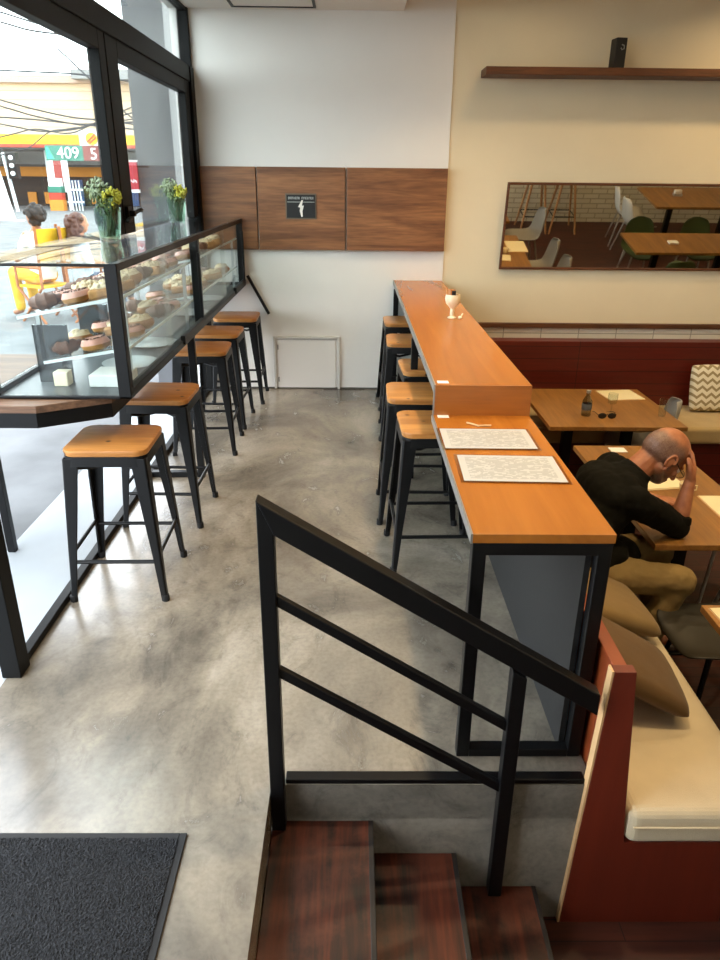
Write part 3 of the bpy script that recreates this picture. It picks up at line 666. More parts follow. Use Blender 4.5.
# ------------------------------------------------------------------ dining tables and chairs
TZ = .155
def table(name, label, x0, x1, y0, y1, legs, group='dining tables', mat=None):
    cx, cy = (x0+x1)/2, (y0+y1)/2
    t = thing(name, label, 'table', (cx,cy,ZL), 0, group); hgt = TZ-ZL; a, b = (x1-x0)/2, (y1-y0)/2
    MB().bb(-a,a,-b,b,hgt-.03,hgt).build('tabletop', mat or M['oak'], t, bevel=.003)
    MB().bb(-a+.05,a-.05,-b+.05,b-.05,hgt-.05,hgt-.03).build('underframe', M['dark'], t)
    for lx, ly in legs:
        MB().bb(lx-.035,lx+.035,ly-.035,ly+.035,.012,hgt-.05).build('leg', M['black'], t, bevel=.003)
        MB().bb(lx-.20,lx+.20,ly-.20,ly+.20,0,.012).build('base', M['black'], t, bevel=.003)
    return t
table('dining_table', 'oak table at which the bald man sits', 1.40, 2.03, 2.93, 4.27, ((-.02,-.30),(-.02,.35)))
table('dining_table', 'oak table in front of the rear bench, with a bottle and a glass', 1.345, 2.29, 4.64, 5.60, ((-.2,0),(.25,0)))
table('dining_table', 'oak table at the right edge, on the near side of the seated man', 1.385, 2.03, 1.15, 2.425, ((0,-.3),(0,.3)))
table('dining_table', 'wide oak table seen in the mirror beside the green chairs', 3.36, 4.9, 2.80, 3.46, ((-.4,0),(.4,0)))
table('dining_table', 'oak table seen at the top right of the mirror, beyond the green chairs', 4.15, 5.7, .92, 1.80, ((-.4,0),(.4,0)))
def make_chair(mat, label, group, legmat):
    t = thing('shell_chair', label, 'chair', (0,0,0), 0, group)
    rows = []
    prof = [(.225,.415,.16),(.215,.438,.19),(.15,.448,.21),(.05,.440,.22),(-.06,.436,.22),(-.14,.452,.22),(-.19,.500,.215),(-.215,.58,.205),(-.235,.68,.19),(-.25,.76,.165),(-.256,.80,.12),(-.258,.815,.06)]
    for i, (y, z, hw) in enumerate(prof):
        row = []
        for k in range(11):
            u = k/5-1; lift = (.035 if i < 6 else 0)*abs(u)**3; fwd = (.05 if i >= 6 else .02*(i==5))*abs(u)**2.5
            row.append(V((u*hw, y+fwd, z+lift)))
        rows.append(row)
    MB().rings(rows, cap=False, close=False).build('shell', mat, t, solid=.012, sub=2)
    for sx in (-1,1):
        for sy in (-1,1): MB().tube([(sx*.13,sy*.12,.435),(sx*.20,sy*.20-.01,0)], [.013,.010], 8).build('leg', legmat, t, smooth=True)
    MB().bar((-.14,.12,.428),(.14,.12,.428),.02,.012).bar((-.14,-.12,.428),(.14,-.12,.428),.02,.012).build('underframe', legmat, t)
    return t
# chair faces +Y locally
CG = 'shell chairs in the dining room'
g0 = make_chair(M['greyshell'], 'grey shell chair at the right end of the rear table, by the patterned cushion', CG, M['chrome'])
g0.location = (2.15,5.10,ZL); g0.rotation_euler = (0,0,math.radians(78))
for x,y,rz,lab in ((2.22,3.27,90,'grey shell chair across the table from the bald man, nearer one'),
                   (2.24,3.80,88,'grey shell chair across the table from the bald man, farther one'),
                   (2.30,2.15,85,'grey shell chair at the right side of the near right table, seen in the mirror')):
    dup(g0, lab, (x,y,ZL), math.radians(rz))
w0 = make_chair(M['whiteshell'], 'pale shell chair near the brick wall, left of the far mirrored table', CG, M['chrome']); w0.location = (4.02,1.15,ZL); w0.rotation_euler = (0,0,math.radians(-80))
dup(w0, 'pale shell chair near the brick wall, closest to the far mirrored table', (4.0,1.62,ZL), math.radians(-95))
n0 = make_chair(M['greenshell'], 'dark green shell chair seen in the mirror, brick side of the wide table, left', CG, M['chrome']); n0.location = (3.72,2.66,ZL); n0.rotation_euler = (0,0,0)
for x,y,rz,lab in ((4.45,2.66,0,'dark green shell chair seen in the mirror, brick side of the wide table, right'),
                   (3.75,3.66,180,'dark green shell chair, back towards the mirror, left end of the wide table'),
                   (4.35,3.72,180,'dark green shell chair, back towards the mirror, right end of the wide table')):
    dup(n0, lab, (x,y,ZL), math.radians(rz))
k0 = make_chair(M['darkshell'], 'dark shell chair tucked between the two right tables by the man\'s knee', CG, M['black']); k0.location = (1.63,2.64,ZL); k0.rotation_euler = (0,0,math.radians(93))
def high_stool(x, y, label):
    t = thing('high_stool', label, 'stool', (x,y,ZL), 0, 'high stools by the brick wall')
    MB().lathe([(.0,.74),(.16,.74),(.175,.755),(.17,.775),(.0,.775)], n=28, cap=False).build('seat', M['beech'], t, smooth=True)
    for sx in (-1,1):
        for sy in (-1,1): MB().tube([(sx*.09,sy*.09,.745),(sx*.20,sy*.20,0)], [.020,.014], 10).build('leg', M['beech'], t, smooth=True)
    r_ = .163
    MB().tube([(-r_,-r_,.25),(r_,-r_,.25),(r_,r_,.25),(-r_,r_,.25),(-r_,-r_,.25)], .009, 8).build('footrest', M['black'], t)
high_stool(2.75,.62,'wooden high stool by the white brick wall, seen at the mirror\'s left edge'); high_stool(3.2,.62,'wooden high stool by the white brick wall, second in the mirror')
# table things
m_ = thing('menu', 'cream menu lying on the table right of the bald man', 'menu', (1.955,3.31,TZ), 0, 'menus on the dining tables')
MB().bb(-.115,.115,-.17,.17,.002,.006).build('sheet', M['paper2'], m_); MB().bb(-.12,.12,-.175,.175,0,.002).build('cover', M['edge'], m_)
m_ = thing('menu', 'cream menu lying on the rear table near the bench', 'menu', (2.09,5.42,TZ), .12, 'menus on the dining tables')
MB().bb(-.14,.14,-.13,.13,.002,.006).build('sheet', M['paper2'], m_); MB().bb(-.145,.145,-.135,.135,0,.002).build('cover', M['edge'], m_)
m_ = thing('menu', 'cream menu on the corner of the near right table', 'menu', (1.53,2.26,TZ), .05, 'menus on the dining tables')
MB().bb(-.12,.12,-.14,.14,.002,.006).build('sheet', M['paper2'], m_); MB().bb(-.124,.124,-.144,.144,0,.002).build('cover', M['edge'], m_)
for x, y, lab in ((1.65,4.18,'folded paper napkin at the far end of the man\'s table'),):
    tag(MB().bb(x-.05,x+.05,y-.04,y+.04,TZ,TZ+.006).build('napkin', M['plainpaper'], bevel=.002), lab, 'napkin')
bt = thing('water_bottle', 'small clear water bottle on the rear table', 'bottle', (1.665,4.90,TZ))
MB().lathe([(.0,0),(.032,0),(.034,.01),(.033,.06),(.035,.09),(.033,.11),(.014,.145),(.013,.165)], n=24, cap=False).build('body', M['bottle'], bt, smooth=True)
MB().lathe([(.0,.165),(.0155,.165),(.0155,.183),(.0,.184)], n=20, cap=False).build('cap', M['tray'], bt, smooth=True)
MB().lathe([(.0345,.045),(.0355,.05),(.0360,.085),(.0345,.09)], n=24, cap=False).build('wrapper', flat('bottle_label','#5b6670',.5), bt, smooth=True)
gl = thing('drinking_glass', 'stemmed drinking glass beside the water bottle', 'glass', (1.865,4.96,TZ))
MB().lathe([(.0,0),(.034,0),(.034,.003),(.006,.008),(.006,.06),(.030,.075),(.036,.11),(.033,.145),(.031,.145),(.034,.11),(.028,.079),(.0,.066)], n=24, cap=False).build('bowl', M['clearglass'], gl, smooth=True)
eg = thing('sunglasses', 'pair of dark sunglasses on the rear table between bottle and glass', 'sunglasses', (1.79,4.82,TZ))
for sx in (-1,1):
    MB().ell((sx*.034,0,.022), (.030,.004,.021), n=16, m=8).build('lens', M['dark'], eg, smooth=True)
    MB().tube([(sx*.064,0,.03),(sx*.067,.07,.03),(sx*.062,.13,.012)], .0025, 8).build('temple', M['dark'], eg, smooth=True)
MB().tube([(-.01,0,.028),(0,-.003,.032),(.01,0,.028)], .003, 8).build('bridge', M['dark'], eg, smooth=True)
fl = thing('drinking_glass', 'tall clear tumbler at the right end of the rear table', 'glass', (2.20,4.88,TZ))
MB().lathe([(.0,0),(.024,0),(.030,.13),(.028,.13),(.023,.006),(.0,.006)], n=24, cap=False).build('body', M['clearglass'], fl, smooth=True)
np_ = thing('newspaper', 'folded pale newspaper on the table under the bald man\'s face', 'newspaper', (1.70,3.66,TZ), .15)
MB().bb(-.13,.13,-.09,.09,0,.004).bb(-.12,.125,-.085,.09,.004,.009).build('pages', M['paper2'], np_, bevel=.001)
cp = thing('cup', 'white cup on the table in front of the bald man', 'cup', (1.79,3.52,TZ))
MB().lathe([(.0,0),(.024,0),(.030,.01),(.040,.06),(.037,.06),(.027,.012),(.0,.008)], n=24, cap=False).build('body', M['cream_cer'], cp, smooth=True)
MB().tube([(.036,0,.05),(.056,0,.045),(.055,0,.022),(.031,0,.018)], .004, 8).build('handle', M['cream_cer'], cp, smooth=True)
tag(MB().box((3.9,3.15,TZ+.012),(.12,.09,.024)).build('napkin', M['plainpaper'], bevel=.008), 'crumpled white napkin on the wide mirrored table', 'napkin')
nh = thing('napkin_holder', 'small holder with napkins on the far mirrored table', 'napkin holder', (4.6,1.3,TZ)); MB().bb(-.06,.06,-.04,.04,0,.03).build('tray', M['tray'], nh, bevel=.004); MB().bb(-.05,.05,-.025,.025,.03,.08).build('napkins', M['plainpaper'], nh, bevel=.006)

# ------------------------------------------------------------------ the seated man
def spine_loft(mb, pts, lats, n=22, hs=None):
    """pts: centre, half width, half depth per ring; lats: lateral axis per ring"""
    rings = []
    for i, (p, w, d) in enumerate(pts):
        p = V(p); a = V(pts[max(i-1,0)][0]); b_ = V(pts[min(i+1,len(pts)-1)][0]); t = (b_-a).normalized()
        L = V(lats[i] if isinstance(lats, list) else lats); L = (L - t*L.dot(t)).normalized(); D = t.cross(L)
        rings.append([p + L*w*math.copysign(abs(math.cos(q))**.85, math.cos(q)) + D*d*math.copysign(abs(math.sin(q))**.85, math.sin(q)) for q in [2*PI*k/n for k in range(n)]])
    return mb.rings(rings)

def skin_head(c, F, S, U, k):
    """skin with cropped hair round the sides and back of the head and a short beard"""
    m, nt, b = newmat('skin_and_stubble')
    tc = N(nt, 'ShaderNodeTexCoord'); sub = N(nt, 'ShaderNodeVectorMath', operation='SUBTRACT'); nt.links.new(tc.outputs['Object'], sub.inputs[0]); sub.inputs[1].default_value = c
    def dot(v):
        d = N(nt, 'ShaderNodeVectorMath', operation='DOT_PRODUCT'); nt.links.new(sub.outputs[0], d.inputs[0]); d.inputs[1].default_value = V(v)/k; return d.outputs['Value']
    f_, s_, u_ = dot(F), dot(S), dot(U); sa = mth(nt, 'ABSOLUTE', s_)
    def band(v, a, w):    # 0 -> 1 as v passes a
        mr = N(nt, 'ShaderNodeMapRange'); mr.interpolation_type = 'SMOOTHSTEP'; nt.links.new(v, mr.inputs[0]); mr.inputs[1].default_value = a-w; mr.inputs[2].default_value = a+w; return mr.outputs[0]
    def inv(v): return mth(nt, 'SUBTRACT', 1.0, v)
    ns = N(nt, 'ShaderNodeTexNoise', i_Scale=28.0, i_Detail=3.0); nt.links.new(tc.outputs['Object'], ns.inputs['Vector']); wob = mth(nt, 'MULTIPLY', mth(nt, 'SUBTRACT', ns.outputs['Fac'], .5), .03)
    uw = mth(nt, 'ADD', u_, wob); fw_ = mth(nt, 'ADD', f_, wob)
    hair = mth(nt, 'MULTIPLY', mth(nt, 'MULTIPLY', inv(band(uw, .068, .022)), band(uw, -.050, .016)), inv(band(fw_, .040, .012)))
    crown = mth(nt, 'MULTIPLY', band(uw, .02, .02), mth(nt, 'MULTIPLY', inv(band(sa, .035, .02)), band(fw_, -.07, .02)))
    hair = mth(nt, 'MULTIPLY', hair, inv(crown))
    hair = mth(nt, 'MULTIPLY', hair, inv(band(sa, .079, .004)))
    beard = mth(nt, 'MULTIPLY', mth(nt, 'MULTIPLY', mth(nt, 'MULTIPLY', inv(band(f_, .112, .008)), inv(band(uw, -.052, .012))), band(uw, -.15, .02)), band(fw_, .012, .014))
    fac = mth(nt, 'MAXIMUM', mth(nt, 'MULTIPLY', hair, .75), mth(nt, 'MULTIPLY', beard, .8))
    n2 = N(nt, 'ShaderNodeTexNoise', i_Scale=260.0, i_Detail=2.0); nt.links.new(tc.outputs['Object'], n2.inputs['Vector'])
    st = ramp(nt, n2.outputs['Fac'], [(.35, '#3a302b'), (.65, '#75665a')])
    n3 = N(nt, 'ShaderNodeTexNoise', i_Scale=25.0, i_Detail=4.0); nt.links.new(tc.outputs['Object'], n3.inputs['Vector'])
    sk = ramp(nt, n3.outputs['Fac'], [(.3, '#9a5c3c'), (.7, '#b8774f')])
    nt.links.new(mix(nt, fac, sk.outputs['Color'], st.outputs['Color']), b.inputs['Base Color']); b.inputs['Roughness'].default_value = .45
    return m
man = thing('person', 'bald man in a dark shirt and khaki trousers resting his forehead on his hand', 'person', (1.05, 3.0, -.08))
mo = V(man.location)
def L_(p): return V(p) - mo
hc = V((1.464, 3.15, .518)); pit = math.radians(43); yaw = math.radians(4)
F = V((math.cos(pit)*math.cos(yaw), math.cos(pit)*math.sin(yaw), -math.sin(pit))); U = V((math.sin(pit)*math.cos(yaw), math.sin(pit)*math.sin(yaw), math.cos(pit))); S = F.cross(U)   # S = his right (towards -Y)
HM = Matrix((F, S, U)).transposed()
HS = 1.07
def hp(f_, s_, u_): return L_(hc + (F*f_ + S*s_ + U*u_)*HS)
def he(*r): return tuple(q*HS for q in r)
body = MB()
# head
body.ell(hp(-.006,0,.028), he(.102,.078,.092), HM, 28, 18)
body.ell(hp(-.030,0,.012), he(.085,.074,.085), HM, 24, 14)
body.ell(hp(.030,0,-.030), he(.072,.062,.080), HM, 24, 14)
body.ell(hp(.052,0,-.085), he(.046,.044,.036), HM, 18, 10)       # chin, jaw
for sg in (-1,1):
    body.cap(hp(-.005,sg*.058,-.055), hp(.055,sg*.030,-.092), .022, .020)
    body.ell(hp(.075,sg*.038,-.030), he(.020,.022,.018), HM, 12, 8)   # cheekbone
    # ear
    ec = hp(-.004, sg*.080, -.012)
    body.ell(ec, (.021,.008,.034), HM, 14, 10)
    body.tube([hp(-.004+.021*math.cos(a)*-1, sg*.088, -.010+.034*math.sin(a)) for a in [math.radians(q) for q in range(-60,181,24)]], .0048, 8)
    body.ell(hp(.002,sg*.085,-.046), he(.008,.006,.010), HM, 10, 6)
body.ell(hp(.090,0,.012), he(.016,.050,.013), HM, 16, 8)            # brow ridge
body.chain([hp(.096,0,.0), hp(.110,0,-.022), hp(.122,0,-.042)], [.009,.011,.013])   # nose
for sg in (-1,1): body.ell(hp(.108,sg*.012,-.046), .009, None, 10, 6)
body.ell(hp(.094,0,-.068), he(.012,.025,.006), HM, 14, 8); body.ell(hp(.093,0,-.079), he(.012,.022,.007), HM, 14, 8)   # lips
# neck and trunk core
nb = L_((1.325,3.13,.425))
body.cap(hp(-.035,0,-.055), nb, .060, .066)
pel = L_((1.05,3.02,.02)); wai = L_((1.10,3.04,.14)); che = L_((1.215,3.09,.30)); 
body.chain([pel,wai,che,nb], [.10,.095,.11,.06])
shR, shL = L_((1.275,2.945,.365)), L_((1.275,3.29,.395))
elR, elL = L_((1.530,3.025,.205)), L_((1.40,3.47,.20))
wrR = L_((1.572,3.070,.420)); wrL = L_((1.555,3.36,.195))
for sh, el, wr in ((shR,elR,wrR),(shL,elL,wrL)):
    body.cap(che, sh, .06, .05); body.cap(sh, el, .045, .038)
    body.chain([el, el.lerp(wr,.35), el.lerp(wr,.85), wr], [.038,.041,.028,.026])
# right hand on the forehead : palm + fingers
hu = (V((1.585,3.155,.60)) - V((1.572,3.070,.420))).normalized()       # along the hand
hn = V((-1,.1,-.12)); hn = (hn - hu*hn.dot(hu)).normalized()           # palm faces the forehead
hl = hu.cross(hn).normalized()                                         # towards +-Y
if hl.y < 0: hl = -hl                                                  # far side = little finger
def hq(o_, u_, n_, l_): return o_ + hu*u_ + hn*n_ + hl*l_
palm0 = wrR
tips = []
for k, (l_, ln) in enumerate(((-.033,.90),(-.011,1.0),(.011,.95),(.032,.78))):
    kn = hq(palm0, .088 - .006*abs(k-1.3), .002, l_*.98)
    body.chain([hq(palm0,.008,0,l_*.55), hq(palm0,.05,-.002,l_*.85), kn], [.018,.016,.0125])
    p1 = hq(kn, .040*ln, .006, l_*.06); p2 = hq(p1, .026*ln, .014, 0); p3 = hq(p2, .016*ln, .017, 0)
    body.chain([kn,p1,p2,p3], [.0115,.0100,.0090,.0080], 12); tips.append((p2,p3))
body.chain([hq(palm0,.012,.004,-.020), hq(palm0,.040,.016,-.046), hq(palm0,.068,.024,-.058), hq(palm0,.092,.030,-.058)], [.018,.0145,.0115,.0095], 12)
# left hand resting on the table, fingers forward and bent
lu = (wrL - elL); lu.z = 0; lu.normalize(); ll = V((-lu.y, lu.x, 0))
for k, (l_, ln) in enumerate(((-.030,.85),(-.010,1.0),(.011,.95),(.030,.8))):
    kn = wrL + lu*.085 + ll*l_ + V((0,0,.006))
    body.chain([wrL + ll*l_*.5, kn], [.018,.0125])
    p1 = kn + lu*.036*ln + V((0,0,-.004)); p2 = p1 + lu*.020*ln + V((0,0,-.016)); p3 = p2 + lu*.004 + V((0,0,-.012))
    body.chain([kn,p1,p2,p3], [.0115,.0100,.0090,.0080], 12)
body.chain([wrL - ll*.015, wrL + lu*.045 - ll*.045, wrL + lu*.085 - ll*.050 + V((0,0,-.008))], [.017,.0125,.0095], 12)
# legs
hipR, hipL = L_((1.07,2.93,.015)), L_((1.07,3.12,.015)); knR, knL = L_((1.50,2.86,.005)), L_((1.52,3.16,.005)); anR, anL = L_((1.34,2.84,-.47)), L_((1.56,3.16,-.49))
for h_, k_, a_ in ((hipR,knR,anR),(hipL,knL,anL)):
    body.cap(pel, h_, .09, .08); body.cap(h_, k_, .075, .055); body.chain([k_, k_.lerp(a_,.35), a_], [.052,.05,.036])
    body.cap(a_, a_ + V((.12,0,-.06)), .034, .028)
body.build('body', skin_head(hc-mo, F, S, U, HS), man, voxel=.0042, relax=3)
for sg in (-1,1):
    MB().ell(hp(.086,sg*.032,-.008), .0125, None, 14, 10).build('eye', M['eyew'], man, smooth=True)
gs = MB()
for sg in (-1,1):
    gs.tube([hp(.112-.004*abs(math.sin(a)), sg*.034+.026*math.cos(a), -.012+.019*math.sin(a)) for a in [2*PI*k/18 for k in range(19)]], .0018, 6)
    gs.tube([hp(.106,sg*.060,-.008), hp(.06,sg*.082,-.004), hp(-.005,sg*.087,.012)], .0022, 6)
gs.tube([hp(.113,-.009,-.008), hp(.117,0,-.005), hp(.113,.009,-.008)], .0018, 6)
ge = gs.build('eyeglasses', M['dark'], man, smooth=True)
for sg in (-1,1): MB().ell(hp(.110,sg*.034,-.012), (.0015,.025,.018), HM, 16, 8).build('lens', M['lens'], ge, smooth=True)
for p2, p3 in tips: MB().ell(p3 - hn*.0065 - hu*.001, (.0032,.0055,.0075), Matrix((hn,hl,hu)).transposed(), 10, 6).build('nail', M['nail'], man, smooth=True)
# shirt
sh = MB()
lat = V((.06,1,0))
spine_loft(sh, [((1.035,3.01,.02),.165,.125),((1.055,3.02,.08),.168,.130),((1.095,3.04,.17),.175,.128),((1.155,3.07,.26),.190,.125),((1.225,3.095,.335),.195,.115),((1.285,3.115,.39),.160,.095),((1.325,3.13,.425),.095,.078),((1.342,3.136,.448),.078,.07)], [lat]*8)
for p in sh.bm.verts: p.co -= mo
sh.ell(L_((1.195,3.115,.365)), (.125,.225,.105)); sh.ell(L_((1.275,3.215,.415)), (.075,.085,.07)); sh.ell(L_((1.24,3.06,.05)), (.14,.155,.085)); sh.ell(L_((1.27,3.12,.40)), (.09,.17,.075)); sh.ell(L_((1.15,3.02,.07)), (.15,.175,.09)); sh.ell(L_((1.21,2.97,.10)), (.08,.11,.06))
for s_, e_, f_ in ((shR,elR,wrR),(shL,elL,wrL)):
    sh.ell(s_, (.078,.075,.075)); sh.chain([L_((1.24,3.10,.34)), s_, s_.lerp(e_,.5), e_], [.10,.078,.066,.058], 18)
    sh.cap(e_, e_.lerp(f_,.12), .056, .052, 18)
random.seed(4)
so = sh.build('shirt', M['shirt'], man, voxel=.007, relax=4)
t_ = bpy.data.textures.new('folds', 'CLOUDS'); t_.noise_scale = .11
dm = so.modifiers.new('folds', 'DISPLACE'); dm.texture = t_; dm.strength = .022; dm.mid_level = .5
cf = MB()
for e_, f_ in ((elR,wrR),(elL,wrL)):
    a = e_.lerp(f_,.08); b_ = e_.lerp(f_,.24); cf.tube([a,b_], [.058,.053], 20)
cf.build('rolled_cuff', M['shirt'], man, voxel=.006, relax=2)
colr = MB(); ax = (hp(-.035,0,-.055)-nb).normalized(); o1 = ax.orthogonal().normalized(); o2 = ax.cross(o1)
colr.rings([[nb + ax*z + (o1*math.cos(2*PI*k/24)+o2*math.sin(2*PI*k/24))*r for k in range(24)] for z, r in ((-.02,.086),(.012,.080),(.034,.073),(.034,.067),(.0,.070))], cap=False)
colr.build('collar', M['shirt'], man, smooth=True)
tr = MB()
for h_, k_, a_ in ((hipR,knR,anR),(hipL,knL,anL)):
    tr.cap(pel, h_, .115, .098, 18); tr.chain([h_, h_.lerp(k_,.5), k_], [.096,.086,.072], 18); tr.ell(k_+V((.012,0,-.004)), .070); tr.chain([k_, k_.lerp(a_,.4), a_+V((0,0,.04))], [.068,.064,.056], 18)
tr.ell(pel + V((-.02,0,.02)), (.13,.155,.11))
t2_ = bpy.data.textures.new('creases', 'CLOUDS'); t2_.noise_scale = .045
to = tr.build('trousers', M['khaki'], man, voxel=.007, relax=4)
dm = to.modifiers.new('folds', 'DISPLACE'); dm.texture = t_; dm.strength = .020; dm.mid_level = .5
for o_, k_ in ((to,.010),(so,.009)):
    dm = o_.modifiers.new('creases', 'DISPLACE'); dm.texture = t2_; dm.strength = k_; dm.mid_level = .5
for a_ in (anR,anL):
    q = MB(); q.ell(a_+V((.0,0,-.06)), (.05,.04,.04)); q.ell(a_+V((.09,0,-.075)), (.11,.045,.03)); q.ell(a_+V((.16,0,-.08)), (.06,.043,.024))
    q.build('shoe', M['shoe'], man, voxel=.007, relax=2)

# ------------------------------------------------------------------ outside
struct(MB().bb(-60, FX-.45, -20, 70, -.12, -.03), 'street', M['street'])
struct(MB().bb(FX-.45, FX-.02, -20, 6.3, -.12, -.002), 'pavement_ledge', M['ledge'], bevel=.004)
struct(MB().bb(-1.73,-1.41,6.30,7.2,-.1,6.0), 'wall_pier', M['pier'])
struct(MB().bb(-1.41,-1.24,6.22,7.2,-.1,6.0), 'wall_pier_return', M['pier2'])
s = thing('hanging_sign', 'small red hanging sign with white script at the edge of the grey pier', 'sign', (-1.74, 6.23, 1.70))
MB().bb(-.055,.03,-.012,.012,-.10,.10).build('panel', M['redsign'], s, bevel=.003)
MB().bb(-.060,.035,-.010,.010,-.125,-.10).bb(-.060,.035,-.010,.010,.10,.115).build('border', M['stn_white'], s)
q = MB()
for k in range(7): q.bb(-.048+.010*k,-.041+.010*k,-.0135,-.012,-.052+.004*(k%3),-.035+.006*((k*2)%3))
q.build('lettering', M['stn_white'], s)
MB().bb(.03,.12,-.006,.006,.06,.075).build('bracket', M['black'], s)

def text_part(txt, size, mat, parent, loc):
    cu = bpy.data.curves.new('text', 'FONT'); cu.body = txt; cu.size = size; cu.extrude = .03; cu.align_x = 'CENTER'; cu.align_y = 'CENTER'
    tmp = bpy.data.objects.new('tmp', cu); C.objects.link(tmp)
    me = bpy.data.meshes.new_from_object(tmp.evaluated_get(bpy.context.evaluated_depsgraph_get()))
    bpy.data.objects.remove(tmp)
    o = bpy.data.objects.new('digits', me); C.objects.link(o); me.materials.clear(); me.materials.append(mat)
    o.parent = parent; o.location = loc; o.rotation_euler = (PI/2, 0, 0); return o
SY = 42.0
stn = thing('petrol_station', 'petrol station with a yellow canopy across the street', 'building', (-15, SY, -.05))
def sb(name, mat, x0, x1, y0, y1, z0, z1): return MB().bb(x0+15, x1+15, y0, y1, z0+.05, z1+.05).build(name, mat, stn)
sb('fascia', M['stn_yellow'], -26, -9, 0, 4, 3.12, 3.66)
sb('red_stripe', M['stn_red'], -26, -9, -.03, 0, 3.04, 3.20)
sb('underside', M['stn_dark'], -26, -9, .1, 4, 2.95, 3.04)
sb('logo_panel', M['stn_white'], -14.4, -13.0, -.08, -.02, 3.05, 3.85)
q = MB().tube([(1.25,-.16,3.52),(1.25,-.06,3.52)], .30, 24); eo = q.build('emblem', M['stn_yellow'], stn)
MB().bar((1.02,-.18,3.36),(1.46,-.18,3.74),.05,.07).bar((1.14,-.18,3.30),(1.52,-.18,3.60),.05,.06).build('emblem_stripe', M['stn_red'], eo)
for x in (-22.5,-16.8,-11.2): sb('column', M['stn_white'], x-.18, x+.18, 1.5, 1.9, -.05, 2.95)
sb('shop_wall', M['stn_brown'], -26, -9, 5.0, 6.0, -.05, 3.0)
sb('shop_frieze', M['stn_orange'], -26, -9, 4.9, 5.0, 1.62, 2.15)
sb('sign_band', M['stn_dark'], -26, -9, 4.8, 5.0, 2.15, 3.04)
for x in (-18.0,-17.2,-16.7): sb('shop_door', M['stn_blue'], x, x+.42, 4.9, 5.0, 0, 1.45)
sb('shop_door', M['stn_blue'], -13.6, -13.0, 4.9, 5.0, 0, 1.45)
for x in (-19.6,-18.6,-15.8): sb('goods_shelf', M['stn_orange'], x, x+.5, 4.8, 4.9, .1, .75)
ps = thing('price_sign', 'green fuel price sign reading 409 under the yellow canopy', 'sign', (-14.9, SY-.6, 2.35))
MB().bb(-1.15,.80,-.06,.06,.05,.78).build('panel', M['stn_green'], ps)
MB().bb(.80,1.9,-.06,.06,.05,.78).build('panel', flat('price_red','#7a3a34',.5), ps)
MB().bb(-.85,-.42,-.05,.05,-1.05,.05).build('red_panel', flat('price_panel_red','#8f3b34',.5), ps)
MB().bb(-1.05,-.85,-.06,.06,-1.05,.05).bb(-.42,-.12,-.06,.06,-1.5,.05).bb(-.3,-.1,-.06,.06,-2.4,-1.5).build('post', M['stn_white'], ps)
text_part('409', .78, M['stn_white'], ps, (.02,-.07,.40)); text_part('5', .78, M['stn_white'], ps, (1.35,-.07,.36))
MB().prism([(-1.12,.12),(-.72,.12),(-1.0,.70),(-1.12,.70)], -.075, -.06, 'y').build('mark', flat('price_mint','#3fb08c',.5), ps)
def pump(x, label):
    t = thing('fuel_pump', label, 'fuel pump', (x, SY-1.2, -.05))
    MB().bb(-.36,.36,-.25,.25,0,.55).build('base', M['stn_orange'], t, bevel=.02)
    MB().bb(-.34,.34,-.24,.24,.55,.90).build('body', M['stn_red'], t, bevel=.02)
    MB().bb(-.36,.36,-.25,.25,.90,1.20).build('display', M['stn_green'], t, bevel=.02)
    MB().bb(-.30,.30,-.22,.22,1.20,1.60).build('header', M['stn_white'], t, bevel=.02)
    return t
p0 = pump(-15.55, 'fuel pump with green, red and orange panels beside the price sign')
gs_ = thing('goods_rack', 'pale metal rack of goods beside the fuel pump', 'rack', (-14.6, SY-1.3, -.05))
for k in range(5): MB().tube([(-.3+.16*k,0,0),(-.36+.16*k,0,1.5)], .035, 8).build('upright', M['pole'], gs_)
MB().bb(-.4,.45,-.05,.05,.4,.5).bb(-.4,.45,-.05,.05,1.0,1.1).build('shelf', M['pole'], gs_)
tlg = thing('traffic_light', 'traffic light on a pale leaning pole across the street', 'traffic light', (-17.1, 39.0, -.05))
MB().tube([(.15,0,0),(-.15,0,2.75)], .09, 10).build('pole', M['pole'], tlg, smooth=True)
MB().tube([(-.15,0,2.75),(-.7,0,3.55)], .09, 10).build('arm', M['black'], tlg, smooth=True)
hh = MB().bb(.05,.52,-.18,.18,1.55,2.75).build('head', M['black'], tlg, bevel=.02)
for z in (1.80,2.16,2.52): MB().ell((.28,-.19,z), (.12,.05,.11), n=14, m=8).build('lens', M['lamp_off'], hh, smooth=True)
bl = thing('building', 'beige building behind the petrol station', 'building', (-15, 50, -.05))
MB().bb(-20,12,0,10,0,6.9).build('wall', M['bld'], bl); MB().bb(-20.3,12.3,-.4,10,6.9,7.3).build('parapet', M['bldtrim'], bl)
MB().bb(-1.8,12.3,-1.2,-.4,7.05,7.55).build('eave', flat('grey_eave','#7d8084',.7), bl)
bb_ = thing('white_board', 'white leaning board at the left edge of the street view', 'board', (-13.95, 31.2, -.05))
MB().prism([(-.35,0),(.25,0),(-.12,2.1),(-.62,2.1)], -.04, .04, 'y').build('panel', M['stn_white'], bb_)
MB().prism([(.25,0),(.55,0),(.50,.05),(.22,.05)], -.2, .2, 'y').build('foot', M['stn_white'], bb_)
